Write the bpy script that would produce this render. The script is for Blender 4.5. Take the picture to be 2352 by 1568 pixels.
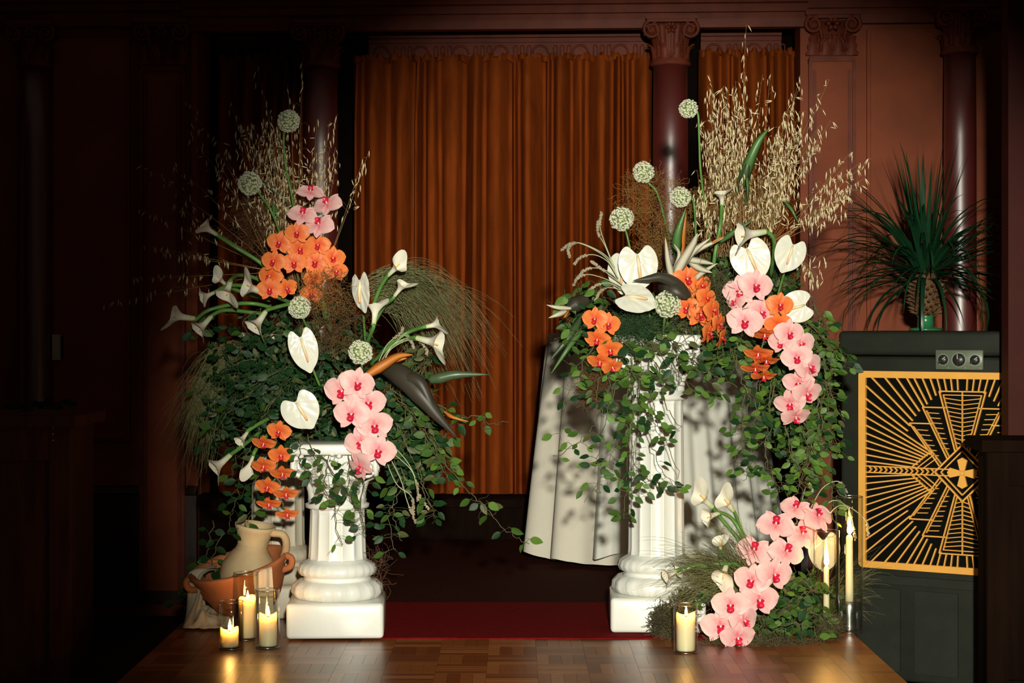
import bpy, bmesh, math, random
from math import sin, cos, pi, radians as R, sqrt
from mathutils import Vector as V, Matrix as M, noise

random.seed(7)
for o in list(bpy.data.objects): bpy.data.objects.remove(o)
scn = bpy.context.scene
COL = scn.collection

# ---------------------------------------------------------------- camera
F = 4250.0            # focal length in pixels of the 2352 x 1568 photograph
CH = 0.781            # eye height above the stage
HZ = 745.0            # horizon row
cam = bpy.data.cameras.new('camera')
cam.sensor_width = 36; cam.lens = F / 2352 * 36
cam.shift_y = -(784 - HZ) / 2352
camo = bpy.data.objects.new('camera', cam); COL.objects.link(camo)
camo.location = (0, 0, CH); camo.rotation_euler = (R(90), 0, 0)
cam.clip_end = 60
scn.camera = camo

# ---------------------------------------------------------------- world, key light, exposure
w = bpy.data.worlds.new('world'); scn.world = w; w.use_nodes = True
bg = w.node_tree.nodes['Background']
bg.inputs[0].default_value = (1.0, 0.86, 0.66, 1); bg.inputs[1].default_value = 0.035
KEY = V((0.15, -0.3, 1.12))
sp = bpy.data.lights.new('key_spot', 'SPOT'); sp.energy = 1420; sp.color = (1, 0.965, 0.82)
sp.spot_size = R(31); sp.spot_blend = 0.6; sp.shadow_soft_size = 0.05
spo = bpy.data.objects.new('key_spot', sp); COL.objects.link(spo)
spo.location = KEY
spo.rotation_euler = (V((0.47, 5.6, 0.43)) - KEY).to_track_quat('-Z', 'Y').to_euler()
vs = scn.view_settings
vs.view_transform = 'Standard'; vs.look = 'None'; vs.gamma = 1; vs.use_curve_mapping = False
vs.exposure = 0.0

# ---------------------------------------------------------------- helpers
def at(px, py, y):
    return V(((px - 1176) * y / F, y, CH - (py - HZ) * y / F))
def rnd(a, b): return random.uniform(a, b)

class MB:
    def __init__(s): s.v = []; s.f = []; s.m = []; s.mi = 0
    def add(s, vs, fs):
        b = len(s.v); s.v += [tuple(q) for q in vs]
        for f in fs: s.f.append(tuple(i + b for i in f)); s.m.append(s.mi)
    def tube(s, pts, rad, n=6, cap=True):
        pts = [V(p) for p in pts]
        if not hasattr(rad, '__len__'): rad = [rad] * len(pts)
        t0 = (pts[1] - pts[0]).normalized()
        a = t0.orthogonal().normalized(); vs = []
        for i, p in enumerate(pts):
            if i == 0: t = t0
            elif i == len(pts) - 1: t = (pts[i] - pts[i-1]).normalized()
            else: t = (pts[i+1] - pts[i-1]).normalized()
            a = a - t * a.dot(t)
            a = a.normalized() if a.length > 1e-6 else t.orthogonal().normalized()
            b = t.cross(a)
            for k in range(n):
                th = 2 * pi * k / n
                vs.append(p + (a * cos(th) + b * sin(th)) * rad[i])
        fs = []
        for i in range(len(pts) - 1):
            for k in range(n):
                k2 = (k + 1) % n
                fs.append((i*n+k, i*n+k2, (i+1)*n+k2, (i+1)*n+k))
        if cap:
            fs.append(tuple(reversed(range(n)))); L = (len(pts)-1)*n
            fs.append(tuple(L + k for k in range(n)))
        s.add(vs, fs)
    def box(s, x0, x1, y0, y1, z0, z1):
        vs = [(x, y, z) for z in (z0, z1) for y in (y0, y1) for x in (x0, x1)]
        s.add(vs, [(0,2,3,1), (4,5,7,6), (0,1,5,4), (2,6,7,3), (0,4,6,2), (1,3,7,5)])
    def lathe(s, prof, n=32, mod=None, c=(0,0,0), close=True):
        vs = []
        for i, (r, z) in enumerate(prof):
            for k in range(n):
                th = 2*pi*k/n
                rr = r if mod is None else mod(r, z, th, i)
                vs.append((c[0] + rr*cos(th), c[1] + rr*sin(th), c[2] + z))
        fs = []
        for i in range(len(prof)-1):
            for k in range(n):
                k2 = (k+1) % n
                fs.append((i*n+k, i*n+k2, (i+1)*n+k2, (i+1)*n+k))
        if close:
            fs.append(tuple(reversed(range(n)))); L = (len(prof)-1)*n
            fs.append(tuple(L+k for k in range(n)))
        s.add(vs, fs)
    def grid(s, fn, nu, nv):
        vs = [fn(i/nu, j/nv) for i in range(nu+1) for j in range(nv+1)]
        fs = [(i*(nv+1)+j, i*(nv+1)+j+1, (i+1)*(nv+1)+j+1, (i+1)*(nv+1)+j) for i in range(nu) for j in range(nv)]
        s.add(vs, fs)
    def xf(s, mat, start=0):
        for i in range(start, len(s.v)): s.v[i] = tuple(mat @ V(s.v[i]))
    def mesh(s, name, mats, smooth=True):
        me = bpy.data.meshes.new(name); me.from_pydata(s.v, [], s.f)
        if not isinstance(mats, (list, tuple)): mats = [mats]
        for m in mats: me.materials.append(m)
        if len(mats) > 1: me.polygons.foreach_set('material_index', s.m)
        if smooth: me.polygons.foreach_set('use_smooth', [True]*len(s.f))
        me.update(); return me

WM = {}
def add(name, data, parent=None, mat=None, label=None, cat=None, group=None, kind=None):
    o = bpy.data.objects.new(name, data); COL.objects.link(o)
    mat = mat if mat is not None else M.Identity(4)
    if parent is not None:
        o.parent = parent; o.matrix_basis = WM[parent.name].inverted_safe() @ mat
    else: o.matrix_basis = mat
    WM[o.name] = mat.copy()
    if label: o['label'] = label
    if cat: o['category'] = cat
    if group: o['group'] = group
    if kind: o['kind'] = kind
    return o
def thing(name, loc, label, cat, group=None, kind=None):
    return add(name, None, None, M.Translation(V(loc)), label, cat, group, kind)
def smoothpath(pts, n=6):
    pts = [V(p) for p in pts]; out = []
    P = [pts[0]*2 - pts[1]] + pts + [pts[-1]*2 - pts[-2]]
    for i in range(1, len(P)-2):
        p0, p1, p2, p3 = P[i-1:i+3]
        for k in range(n):
            t = k/n
            out.append(0.5*((2*p1) + (p2-p0)*t + (2*p0-5*p1+4*p2-p3)*t*t + (3*p1-p0-3*p2+p3)*t**3))
    out.append(pts[-1]); return out
def bevel_box(x0, x1, y0, y1, z0, z1, r, seg, name, mat, smooth=True):
    bm = bmesh.new(); bmesh.ops.create_cube(bm, size=1)
    for v in bm.verts:
        v.co = V(((x0+x1)/2 + v.co.x*(x1-x0), (y0+y1)/2 + v.co.y*(y1-y0), (z0+z1)/2 + v.co.z*(z1-z0)))
    bmesh.ops.bevel(bm, geom=bm.edges[:], offset=r, segments=seg, profile=0.5, affect='EDGES')
    me = bpy.data.meshes.new(name); bm.to_mesh(me); bm.free(); me.materials.append(mat)
    if smooth:
        for p in me.polygons: p.use_smooth = True
    return me
def face_m(p, yaw=0, pitch=0, roll=0, s=1.0):
    """local +Z looks at the viewer, local +Y is up"""
    if not hasattr(s, '__len__'): s = (s, s, s)
    return M.Translation(p) @ M.Rotation(R(yaw), 4, 'Z') @ M.Rotation(R(90+pitch), 4, 'X') @ M.Rotation(R(roll), 4, 'Z') @ M.Diagonal((*s, 1))
def dir_m(p, d, nrm, s=1.0):
    """local +Y along d, local +Z as near to nrm as can be"""
    y = V(d).normalized(); z = V(nrm) - y*V(nrm).dot(y)
    z = z.normalized() if z.length > 1e-4 else y.orthogonal().normalized()
    x = y.cross(z); m = M((x, y, z)).transposed().to_4x4()
    return M.Translation(p) @ m @ M.Scale(s, 4)

# ---------------------------------------------------------------- materials
def mat(name, col, rough=0.5, var=0.0, scale=20, bump=0.0, bscale=None, trans=0.0, tcol=None, metal=0.0, sheen=0.0, spec=0.5, col2=None, stretch=None, coat=0.0, sss=0.0, coatr=0.12):
    m = bpy.data.materials.new(name); m.use_nodes = True
    nt = m.node_tree; N = nt.nodes; L = nt.links
    b = N['Principled BSDF']; out = N['Material Output']
    b.inputs['Base Color'].default_value = (*col, 1); b.inputs['Roughness'].default_value = rough
    b.inputs['Metallic'].default_value = metal; b.inputs['Specular IOR Level'].default_value = spec
    if sheen: b.inputs['Sheen Weight'].default_value = sheen; b.inputs['Sheen Tint'].default_value = (*[min(1, c*3) for c in col], 1)
    if coat: b.inputs['Coat Weight'].default_value = coat; b.inputs['Coat Roughness'].default_value = coatr
    if sss:
        b.inputs['Subsurface Weight'].default_value = sss
        b.inputs['Subsurface Radius'].default_value = (0.040, 0.034, 0.022); b.inputs['Subsurface Scale'].default_value = 1.0
    tc = N.new('ShaderNodeTexCoord'); src = tc.outputs['Object']
    if stretch:
        mp = N.new('ShaderNodeMapping'); mp.inputs['Scale'].default_value = stretch
        L.new(src, mp.inputs['Vector']); src = mp.outputs['Vector']
    if var or col2:
        nz = N.new('ShaderNodeTexNoise'); nz.inputs['Scale'].default_value = scale; nz.inputs['Detail'].default_value = 4
        L.new(src, nz.inputs['Vector'])
        mx = N.new('ShaderNodeMixRGB')
        c2 = col2 if col2 else tuple(c*(1-var) for c in col)
        mx.inputs[1].default_value = (*col, 1); mx.inputs[2].default_value = (*c2, 1)
        rp = N.new('ShaderNodeMapRange'); rp.inputs[1].default_value = 0.35; rp.inputs[2].default_value = 0.68
        L.new(nz.outputs['Fac'], rp.inputs[0]); L.new(rp.outputs[0], mx.inputs[0])
        L.new(mx.outputs[0], b.inputs['Base Color'])
    if bump:
        n2 = N.new('ShaderNodeTexNoise'); n2.inputs['Scale'].default_value = bscale or scale; n2.inputs['Detail'].default_value = 5
        L.new(src, n2.inputs['Vector'])
        bp = N.new('ShaderNodeBump'); bp.inputs['Strength'].default_value = bump; bp.inputs['Distance'].default_value = 0.004
        L.new(n2.outputs['Fac'], bp.inputs['Height']); L.new(bp.outputs[0], b.inputs['Normal'])
    if trans:
        tr = N.new('ShaderNodeBsdfTranslucent'); tr.inputs[0].default_value = (*(tcol or col), 1)
        ms = N.new('ShaderNodeMixShader'); ms.inputs[0].default_value = trans
        L.new(b.outputs[0], ms.inputs[1]); L.new(tr.outputs[0], ms.inputs[2]); L.new(ms.outputs[0], out.inputs[0])
    return m
def glassmat(name, tint=(0.96, 0.97, 0.95), base=0.04, rough=0.03):
    m = bpy.data.materials.new(name); m.use_nodes = True; nt = m.node_tree; N = nt.nodes; L = nt.links
    N.remove(N['Principled BSDF']); out = N['Material Output']
    t = N.new('ShaderNodeBsdfTransparent'); t.inputs[0].default_value = (*tint, 1)
    g = N.new('ShaderNodeBsdfGlossy'); g.inputs['Roughness'].default_value = rough
    lw = N.new('ShaderNodeLayerWeight'); lw.inputs[0].default_value = 0.5
    pw = N.new('ShaderNodeMath'); pw.operation = 'POWER'; pw.inputs[1].default_value = 4.0; L.new(lw.outputs['Facing'], pw.inputs[0])
    mu = N.new('ShaderNodeMath'); mu.operation = 'MULTIPLY_ADD'; mu.inputs[1].default_value = 0.75; mu.inputs[2].default_value = base; L.new(pw.outputs[0], mu.inputs[0])
    ms = N.new('ShaderNodeMixShader'); L.new(mu.outputs[0], ms.inputs[0])
    L.new(t.outputs[0], ms.inputs[1]); L.new(g.outputs[0], ms.inputs[2]); L.new(ms.outputs[0], out.inputs[0])
    return m
def emit(name, col, st):
    m = bpy.data.materials.new(name); m.use_nodes = True; nt = m.node_tree
    e = nt.nodes.new('ShaderNodeEmission'); e.inputs[0].default_value = (*col, 1); e.inputs[1].default_value = st
    nt.links.new(e.outputs[0], nt.nodes['Material Output'].inputs[0]); return m
def radialmat(name, cin, cout, r0, r1, rough=0.45, trans=0.25, streak=0.0):
    """colour of a petal by the distance from the flower's throat (object coordinates)"""
    m = bpy.data.materials.new(name); m.use_nodes = True; nt = m.node_tree; N = nt.nodes; L = nt.links
    b = N['Principled BSDF']; b.inputs['Roughness'].default_value = rough; b.inputs['Specular IOR Level'].default_value = 0.25
    tc = N.new('ShaderNodeTexCoord'); ln = N.new('ShaderNodeVectorMath'); ln.operation = 'LENGTH'
    L.new(tc.outputs['Object'], ln.inputs[0])
    nz = N.new('ShaderNodeTexNoise'); nz.inputs['Scale'].default_value = 9; L.new(tc.outputs['Object'], nz.inputs['Vector'])
    ad = N.new('ShaderNodeMath'); ad.operation = 'MULTIPLY_ADD'; ad.inputs[1].default_value = 0.25; L.new(nz.outputs['Fac'], ad.inputs[0]); L.new(ln.outputs['Value'], ad.inputs[2])
    mr = N.new('ShaderNodeMapRange'); mr.inputs[1].default_value = r0 + .12; mr.inputs[2].default_value = r1 + .12; L.new(ad.outputs[0], mr.inputs[0])
    mx = N.new('ShaderNodeMixRGB'); mx.inputs[1].default_value = (*cin, 1); mx.inputs[2].default_value = (*cout, 1); L.new(mr.outputs[0], mx.inputs[0])
    L.new(mx.outputs[0], b.inputs['Base Color'])
    tr = N.new('ShaderNodeBsdfTranslucent'); L.new(mx.outputs[0], tr.inputs[0])
    ms = N.new('ShaderNodeMixShader'); ms.inputs[0].default_value = trans
    L.new(b.outputs[0], ms.inputs[1]); L.new(tr.outputs[0], ms.inputs[2]); L.new(ms.outputs[0], N['Material Output'].inputs[0])
    return m

mWall = mat('wall_paint', (0.25, 0.058, 0.022), 0.6, 0.25, 6, 0.08, 120, spec=0.15)
mTrim = mat('trim_paint', (0.17, 0.036, 0.017), 0.5, 0.3, 14, 0.1, 60, spec=0.15)
mColm = mat('column_paint', (0.11, 0.012, 0.009), 0.40, 0.2, 5, 0.03, 80, spec=1.0, coat=1.0, coatr=0.42)
mVoid = mat('niche_dark', (0.006, 0.003, 0.002), 0.9, 0.3, 4, spec=0.05)
mCurt = mat('curtain_velvet', (0.25, 0.050, 0.007), 0.85, 0.35, 9, 0.1, 400, spec=0.05, stretch=(3, 3, 0.6))
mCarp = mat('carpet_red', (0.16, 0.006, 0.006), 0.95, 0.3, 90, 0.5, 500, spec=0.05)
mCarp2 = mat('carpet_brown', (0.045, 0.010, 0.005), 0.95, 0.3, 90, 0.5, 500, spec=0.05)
mPier = mat('pier_paint', (0.05, 0.008, 0.005), 0.6, 0.25, 6, 0.08, 120, spec=0.15)
mPewD = mat('pew_black_wood', (0.010, 0.004, 0.002), 0.8, 0.4, 6, 0.1, 60, stretch=(6, 6, 0.7), spec=0.04)
mLow = mat('low_floor', (0.012, 0.011, 0.01), 0.7, 0.4, 5)
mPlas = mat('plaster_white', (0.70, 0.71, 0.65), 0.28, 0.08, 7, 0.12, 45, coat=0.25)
mPlas2 = mat('plaster_cream_shaded', (0.46, 0.41, 0.31), 0.5, 0.15, 6, 0.1, 40)  # cream darkened to carry the rear pedestal's shade in its colour
mCloth = mat('cloth_white', (0.76, 0.71, 0.59), 0.85, 0.06, 9, 0.25, 500, trans=0.12, spec=0.1)
mTulle = mat('tulle_white', (0.82, 0.82, 0.74), 0.8, 0.05, 12, 0.1, 200, trans=0.25, spec=0.1)
mGauze = mat('gauze_cloth', (0.66, 0.56, 0.40), 0.9, 0.12, 14, 0.4, 300, trans=0.15, spec=0.1)
mTerra = mat('terracotta', (0.46, 0.15, 0.055), 0.75, 0.35, 9, 0.25, 60, spec=0.2)
mJug = mat('jug_clay', (0.58, 0.44, 0.25), 0.8, 0.0, 7, 0.25, 70, spec=0.2, col2=(0.34, 0.19, 0.08))
mHeat = mat('heater_black', (0.020, 0.023, 0.016), 0.6, 0.2, 15, 0.15, 250, spec=0.2)
mGold = mat('grille_gold', (0.85, 0.42, 0.075), 0.45, 0.12, 12, spec=0.4)
mVoid2 = mat('grille_backing', (0.005, 0.005, 0.004), 0.9, spec=0.03)
mPanel = mat('control_plate', (0.13, 0.16, 0.11), 0.4, 0.15, 12)
mKnob = mat('knob_black', (0.02, 0.022, 0.018), 0.35)
mMark = mat('mark_pale', (0.45, 0.45, 0.38), 0.5)
mWood = mat('pew_wood', (0.16, 0.05, 0.02), 0.4, 0.5, 6, 0.1, 60, stretch=(6, 6, 0.7))
mWoodD = mat('pew_wood_dark', (0.035, 0.014, 0.008), 0.42, 0.4, 6, 0.1, 60, stretch=(6, 6, 0.7))
mGlass = glassmat('clear_glass')
mRim = glassmat('glass_rim', (0.9, 0.92, 0.88), 0.30, 0.25)
mWax = mat('candle_wax', (0.86, 0.72, 0.46), 0.45, 0.05, 20, sss=0.9)
mWick = mat('wick', (0.02, 0.015, 0.01), 0.9)
mFlame = emit('flame', (1.0, 0.48, 0.12), 220)
mCore = emit('flame_core', (1.0, 0.72, 0.36), 60)
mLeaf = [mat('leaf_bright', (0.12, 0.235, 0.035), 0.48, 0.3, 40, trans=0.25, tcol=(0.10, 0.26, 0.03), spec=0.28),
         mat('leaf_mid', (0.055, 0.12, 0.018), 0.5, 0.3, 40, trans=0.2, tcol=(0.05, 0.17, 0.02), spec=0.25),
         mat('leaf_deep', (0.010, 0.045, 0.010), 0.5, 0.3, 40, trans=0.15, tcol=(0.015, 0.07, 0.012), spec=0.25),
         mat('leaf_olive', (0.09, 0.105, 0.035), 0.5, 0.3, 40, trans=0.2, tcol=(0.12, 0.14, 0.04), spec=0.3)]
mStemG = mat('stem_green', (0.10, 0.24, 0.05), 0.4, 0.25, 30, spec=0.4)
mVine = mat('vine_stem', (0.10, 0.095, 0.035), 0.6, 0.3, 40)
mTwig = mat('twig_brown', (0.12, 0.055, 0.025), 0.7, 0.3, 40)
mOat = mat('oat_straw', (0.88, 0.76, 0.46), 0.5, 0.2, 60, trans=0.2, tcol=(0.85, 0.68, 0.32))
mOatS = mat('oat_stem', (0.26, 0.14, 0.045), 0.6, 0.3, 60)
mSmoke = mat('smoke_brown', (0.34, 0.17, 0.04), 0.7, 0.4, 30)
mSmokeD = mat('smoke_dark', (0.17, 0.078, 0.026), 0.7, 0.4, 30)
mBear = mat('bear_grass', (0.22, 0.22, 0.085), 0.5, 0.45, 25)
mFern = mat('fern_green', (0.03, 0.085, 0.025), 0.5, 0.4, 25)
mMoss = mat('moss', (0.10, 0.085, 0.03), 0.8, 0.5, 20)
mSeed = mat('seed_head', (0.40, 0.33, 0.22), 0.8, 0.4, 80, 0.4, 300)
mSeedS = mat('seed_stem', (0.36, 0.38, 0.22), 0.5, 0.2, 40)
mCalla = radialmat('calla_white', (0.50, 0.62, 0.26), (0.84, 0.80, 0.66), 0.02, 0.42, trans=0.22)
mAnth = mat('anthurium_white', (0.74, 0.74, 0.63), 0.22, 0.05, 5, 0.10, 14, trans=0.12, spec=0.5)
mSpad = radialmat('spadix', (0.80, 0.66, 0.42), (0.80, 0.28, 0.03), 0.25, 0.62, trans=0.0)
mSpadY = mat('calla_spadix', (0.75, 0.45, 0.06), 0.6)
mAll = mat('allium_floret', (0.84, 0.86, 0.66), 0.6, 0.1, 20, trans=0.15)
mAllG = mat('allium_core', (0.42, 0.52, 0.22), 0.6, 0.2, 20)
mPink = radialmat('orchid_pink', (0.78, 0.10, 0.16), (0.90, 0.52, 0.50), 0.0, 0.24)
mPinkP = radialmat('orchid_pink_petal', (0.82, 0.28, 0.31), (0.90, 0.56, 0.53), 0.02, 0.34)
mPinkL = mat('orchid_pink_lip', (0.62, 0.012, 0.05), 0.4, 0.2, 12)
mOra = radialmat('orchid_orange', (0.75, 0.07, 0.015), (0.88, 0.22, 0.05), 0.02, 0.3)
mOraP = radialmat('orchid_orange_petal', (0.78, 0.09, 0.02), (0.90, 0.26, 0.065), 0.04, 0.4)
mOraL = mat('orchid_orange_lip', (0.55, 0.015, 0.02), 0.4, 0.2, 12)
mCol = mat('orchid_column', (0.82, 0.55, 0.50), 0.4)
mBirdW = mat('bird_petal_white', (0.66, 0.62, 0.46), 0.5, 0.15, 15, trans=0.15)
mBirdD = mat('bird_spathe_dark', (0.040, 0.034, 0.022), 0.5, 0.3, 10, spec=0.5)
mBirdG = mat('bird_spathe_green', (0.06, 0.10, 0.045), 0.38, 0.3, 10)
mBirdO = mat('bird_sepal_orange', (0.62, 0.20, 0.025), 0.5, 0.25, 10, trans=0.15)
mBladeG = mat('blade_green', (0.10, 0.22, 0.06), 0.4, 0.3, 12, trans=0.15)
mPalm = mat('palm_leaf', (0.007, 0.045, 0.016), 0.38, 0.35, 8, spec=0.4)
mTrunk = mat('palm_trunk', (0.15, 0.07, 0.022), 0.8, 0.5, 30, 0.5, 60)
mPot = mat('green_glaze', (0.03, 0.20, 0.075), 0.25, 0.2, 9, coat=0.4)
mSwitch = mat('switch_plastic', (0.5, 0.47, 0.38), 0.5)
mPod = mat('stripe_pale', (0.34, 0.33, 0.26), 0.8, 0.3, 30)
mPar = [mat('parquet_%s' % 'abcd'[i], c, 0.33, 0.35, 12, 0.06, 60, stretch=(3, 30, 3), spec=0.4) for i, c in enumerate(
        [(0.23, 0.074, 0.020), (0.15, 0.042, 0.010), (0.30, 0.108, 0.032), (0.19, 0.056, 0.014)])]
mStage = mat('stage_wood', (0.07, 0.025, 0.01), 0.5, 0.4, 8)

# ================================================================ THE SETTING
WY = 6.8; WA = R(-3)
WT = M.Translation((0, WY, 0)) @ M.Rotation(WA, 4, 'Z')
def wl(px, py, off=0.0):
    """wall-local x, z of a point of the photograph that lies off metres behind the wall plane"""
    r = (px - 1176) / F; Y0 = WY + off
    x = r * Y0 / (cos(-WA) + r * sin(-WA))
    Y = Y0 - x * sin(-WA)
    return x, CH - (py - HZ) * Y / F
def wx(px, off=0.0): return wl(px, HZ, off)[0]
def wz(py, px=1176, off=0.0): return wl(px, py, off)[1]
def struct(name, mb, m, mt=None, smooth=False, parent=None):
    return add(name, mb.mesh(name, m, smooth), parent, mt, kind='structure')

# lower floor
b = MB(); b.box(-4, 4, -1.5, 9, -0.34, -0.30); struct('floor', b, mLow)
# striped runner on the lower floor along both sides of the stage
for sx, lab in ((-1, 'dark floor mat with pale stripes left of the stage'), (1, 'dark floor mat with pale stripes right of the stage')):
    t = thing('floor_mat', (sx*1.15, 4.5, -0.30), lab, 'mat')
    b = MB(); b.box(min(sx*0.87, sx*1.13), max(sx*0.87, sx*1.13), 3.9, 4.95, -0.30, -0.294); add('mat_base', b.mesh('mat_base', mLow, False), t)
    for k in range(11):
        y = 3.95 + k*0.088
        b = MB(); b.add([(sx*0.88, y+0.03, -0.2925), (sx*0.88, y+0.055, -0.2925), (sx*1.12, y-0.02, -0.2925), (sx*1.12, y+0.005, -0.2925),
                         (sx*0.88, y+0.03, -0.2940), (sx*0.88, y+0.055, -0.2940), (sx*1.12, y-0.02, -0.2940), (sx*1.12, y+0.005, -0.2940)],
                        [(0,1,3,2), (0,4,5,1), (2,3,7,6), (0,2,6,4), (1,5,7,3)])
        add('stripe', b.mesh('stripe', mPod, False), t)
# stage platform with parquet strips
b = MB(); b.box(-0.86, 0.86, 3.55, 6.74, -0.295, -0.006)
stage = struct('stage', b, mStage)
SQ = 0.115
strip_me = {}
for o_ in (0, 1):
    for c_ in range(4):
        b = MB(); e = 0.00025; h = SQ/4
        if o_: b.box(e, SQ-e, e, h-e, -0.006, 0)
        else: b.box(e, h-e, e, SQ-e, -0.006, 0)
        strip_me[o_, c_] = b.mesh('parquet_strip', mPar[c_], False)
nstr = 0; rest = MB(); 
for j in range(12):
    for i in range(15):
        x0 = -0.8625 + i*SQ; y0 = 4.605 - (j+1)*SQ
        if j > 7: continue
        o_ = (i+j) % 2
        for k in range(4):
            c_ = random.choice((0, 0, 1, 1, 2, 3))
            if j < 5:
                p = (x0, y0 + k*SQ/4, 0) if o_ else (x0 + k*SQ/4, y0, 0)
                add('parquet_strip', strip_me[o_, c_], stage, M.Translation(p)); nstr += 1
            else:
                rest.mi = c_
                if o_: rest.box(x0, x0+SQ, y0+k*SQ/4, y0+(k+1)*SQ/4-.001, -0.006, 0)
                else: rest.box(x0+k*SQ/4, x0+(k+1)*SQ/4-.001, y0, y0+SQ, -0.006, 0)
# the bands beside the carpet, under the arrangements
for (xa, xb) in ((-0.8625, -0.54), (0.62, 0.8625)):
    n = int(round((xb-xa)/SQ)); 
    for j in range(17):
        for i in range(n):
            x0 = xa + i*(xb-xa)/n; y0 = 4.605 + j*SQ; wq = (xb-xa)/n
            for k in range(4):
                rest.mi = random.choice((0, 0, 1, 1, 2, 3))
                if (i+j) % 2: rest.box(x0, x0+wq, y0+k*SQ/4, y0+(k+1)*SQ/4-.001, -0.006, 0)
                else: rest.box(x0+k*wq/4, x0+(k+1)*wq/4-.001, y0, y0+SQ, -0.006, 0)
add('parquet_rest', rest.mesh('parquet_rest', mPar, False), stage, kind='stuff')
# red carpet: front strip and the slightly lower piece behind it
cp = thing('carpet', (0.04, 4.6, 0), 'dark red carpet runner between the two white pedestals', 'carpet')
b = MB()
def cf(u, v):
    x = -0.54 + 1.16*u; y = 4.592 + 0.585*v + 0.004*sin(x*23)*(1-v)
    return (x, y, 0.0045 + 0.0012*noise.noise(V((x*9, y*9, 0))))
b.grid(cf, 40, 10); b.box(-0.54, 0.62, 4.596, 5.175, -0.006, 0.003)
add('front_length', b.mesh('front_length', mCarp), cp)
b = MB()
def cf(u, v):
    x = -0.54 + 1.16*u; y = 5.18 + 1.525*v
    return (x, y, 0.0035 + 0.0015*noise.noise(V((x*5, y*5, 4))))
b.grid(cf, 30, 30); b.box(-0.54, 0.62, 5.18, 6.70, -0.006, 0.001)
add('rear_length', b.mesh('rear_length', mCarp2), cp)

# back wall: two flanks, a lintel, a low panel under the curtains, the dark niche behind
xl, xr = wx(455), wx(1838); zt = wz(52); zb = wz(1140)
b = MB(); b.box(-3.2, xl, 0, 0.2, -0.3, 2.6); struct('wall_back_left', b, mWall, WT)
b = MB(); b.box(xr, 2.6, 0, 0.2, -0.3, 2.6); struct('wall_back_right', b, mWall, WT)
b = MB(); b.box(xl, xr, 0, 0.2, zt, 2.6); struct('wall_back_top', b, mWall, WT)
b = MB(); b.box(xl, xr, 0.02, 0.1, -0.3, zb); struct('wall_back_base', b, mPewD, WT)
b = MB(); b.box(xl-0.1, xr+0.1, 0.50, 0.55, -0.3, 2.3); b.box(xl-0.1, xl-0.05, 0.2, 0.5, -0.3, 2.3); b.box(xr+0.05, xr+0.1, 0.2, 0.5, -0.3, 2.3)
b.box(xl-0.1, xr+0.1, 0.2, 0.5, zt+0.05, zt+0.10)
struct('wall_niche', b, mVoid, WT)
b = MB(); b.box(-2.7, -2.6, -6.8, 0, -0.34, 2.6); struct('wall_left', b, mWall, M.Translation((0, WY, 0)))
b = MB(); b.box(2.6, 2.7, -6.8, 0, -0.34, 2.6); struct('wall_right', b, mWall, M.Translation((0, WY, 0)))
# entablature: stepped mouldings over the columns
prof = [(0.0, -0.03), (-0.045, -0.03), (-0.05, 0.0), (-0.05, 0.022), (-0.062, 0.024), (-0.062, 0.052), (-0.075, 0.056), (-0.08, 0.07), (-0.10, 0.085), (-0.10, 0.10), (-0.13, 0.115), (-0.15, 0.13), (-0.15, 0.15), (0, 0.155)]
def moulding(name, x0, x1, prof, z0, m, y0=0.0, parent=None, mt=WT):
    b = MB(); n = len(prof)
    b.add([(x, y0+p[0], z0+p[1]) for x in (x0, x1) for p in prof], [(i, i+1, n+i+1, n+i) for i in range(n-1)] + [tuple(range(n)), tuple(reversed(range(n, 2*n)))])
    return add(name, b.mesh(name, m, False), parent, mt, kind=None if parent else 'structure')
moulding('trim_1', wx(428), wx(1852), prof, zt, mTrim)
moulding('trim_2', wx(1852), 2.6, [(p[0]*0.9, p[1]) for p in prof], wz(38, 1950), mTrim)
moulding('trim_3', -3.2, wx(428), [(p[0]*0.9, p[1]) for p in prof], wz(45, 300), mTrim)
moulding('baseboard_back', xl, xr, [(0, -0.01), (-0.03, -0.01), (-0.03, 0.02), (-0.015, 0.03), (0, 0.03)], zb-0.03, mPewD, 0.02)
# carved rail of arches above each curtain
OFF = 0.30
for k, (pa, pb, py0, py1) in enumerate(((497, 690, 92, 132), (838, 1478, 84, 134), (1600, 1785, 80, 128))):
    xa, xb = wx(pa, OFF), wx(pb, OFF); z0, z1 = wz(py1+12, (pa+pb)/2, OFF), wz(py0, (pa+pb)/2, OFF)
    b = MB(); b.box(xa, xb, OFF, OFF+0.03, z0, z1)
    tr = struct('trim_%d' % (4+k), b, mTrim, WT)
    b = MB(); b.box(xa, xb, OFF-0.022, OFF, z1-0.006, z1+0.014); b.box(xa, xb, OFF-0.012, OFF, z1-0.024, z1-0.012)
    add('rail_bead', b.mesh('rail_bead', mTrim, False), tr, WT)
    n = max(2, round((xb-xa)/0.15)); stp = (xb-xa)/n
    for i in range(n):
        cx = xa + stp*(i+0.32)
        b = MB(); b.tube([V((cx + 0.030*cos(a), OFF-0.003, z1-0.068 + 0.032*sin(a))) for a in [pi*j/10 for j in range(11)]], 0.0045, 5)
        add('arch_bead', b.mesh('arch_bead', mTrim), tr, WT)
        for q in range(3):
            x = cx + stp*(0.38 + 0.17*q)
            b = MB(); b.tube([V((x + 0.007*cos(a), OFF-0.003, z1-0.045 + 0.009*sin(a) + (-0.05 if j in (0, 6) else 0))) for j, a in enumerate([0, 0, pi*.25, pi*.5, pi*.75, pi, pi])], 0.003, 5)
            add('slot_bead', b.mesh('slot_bead', mTrim), tr, WT)

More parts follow.
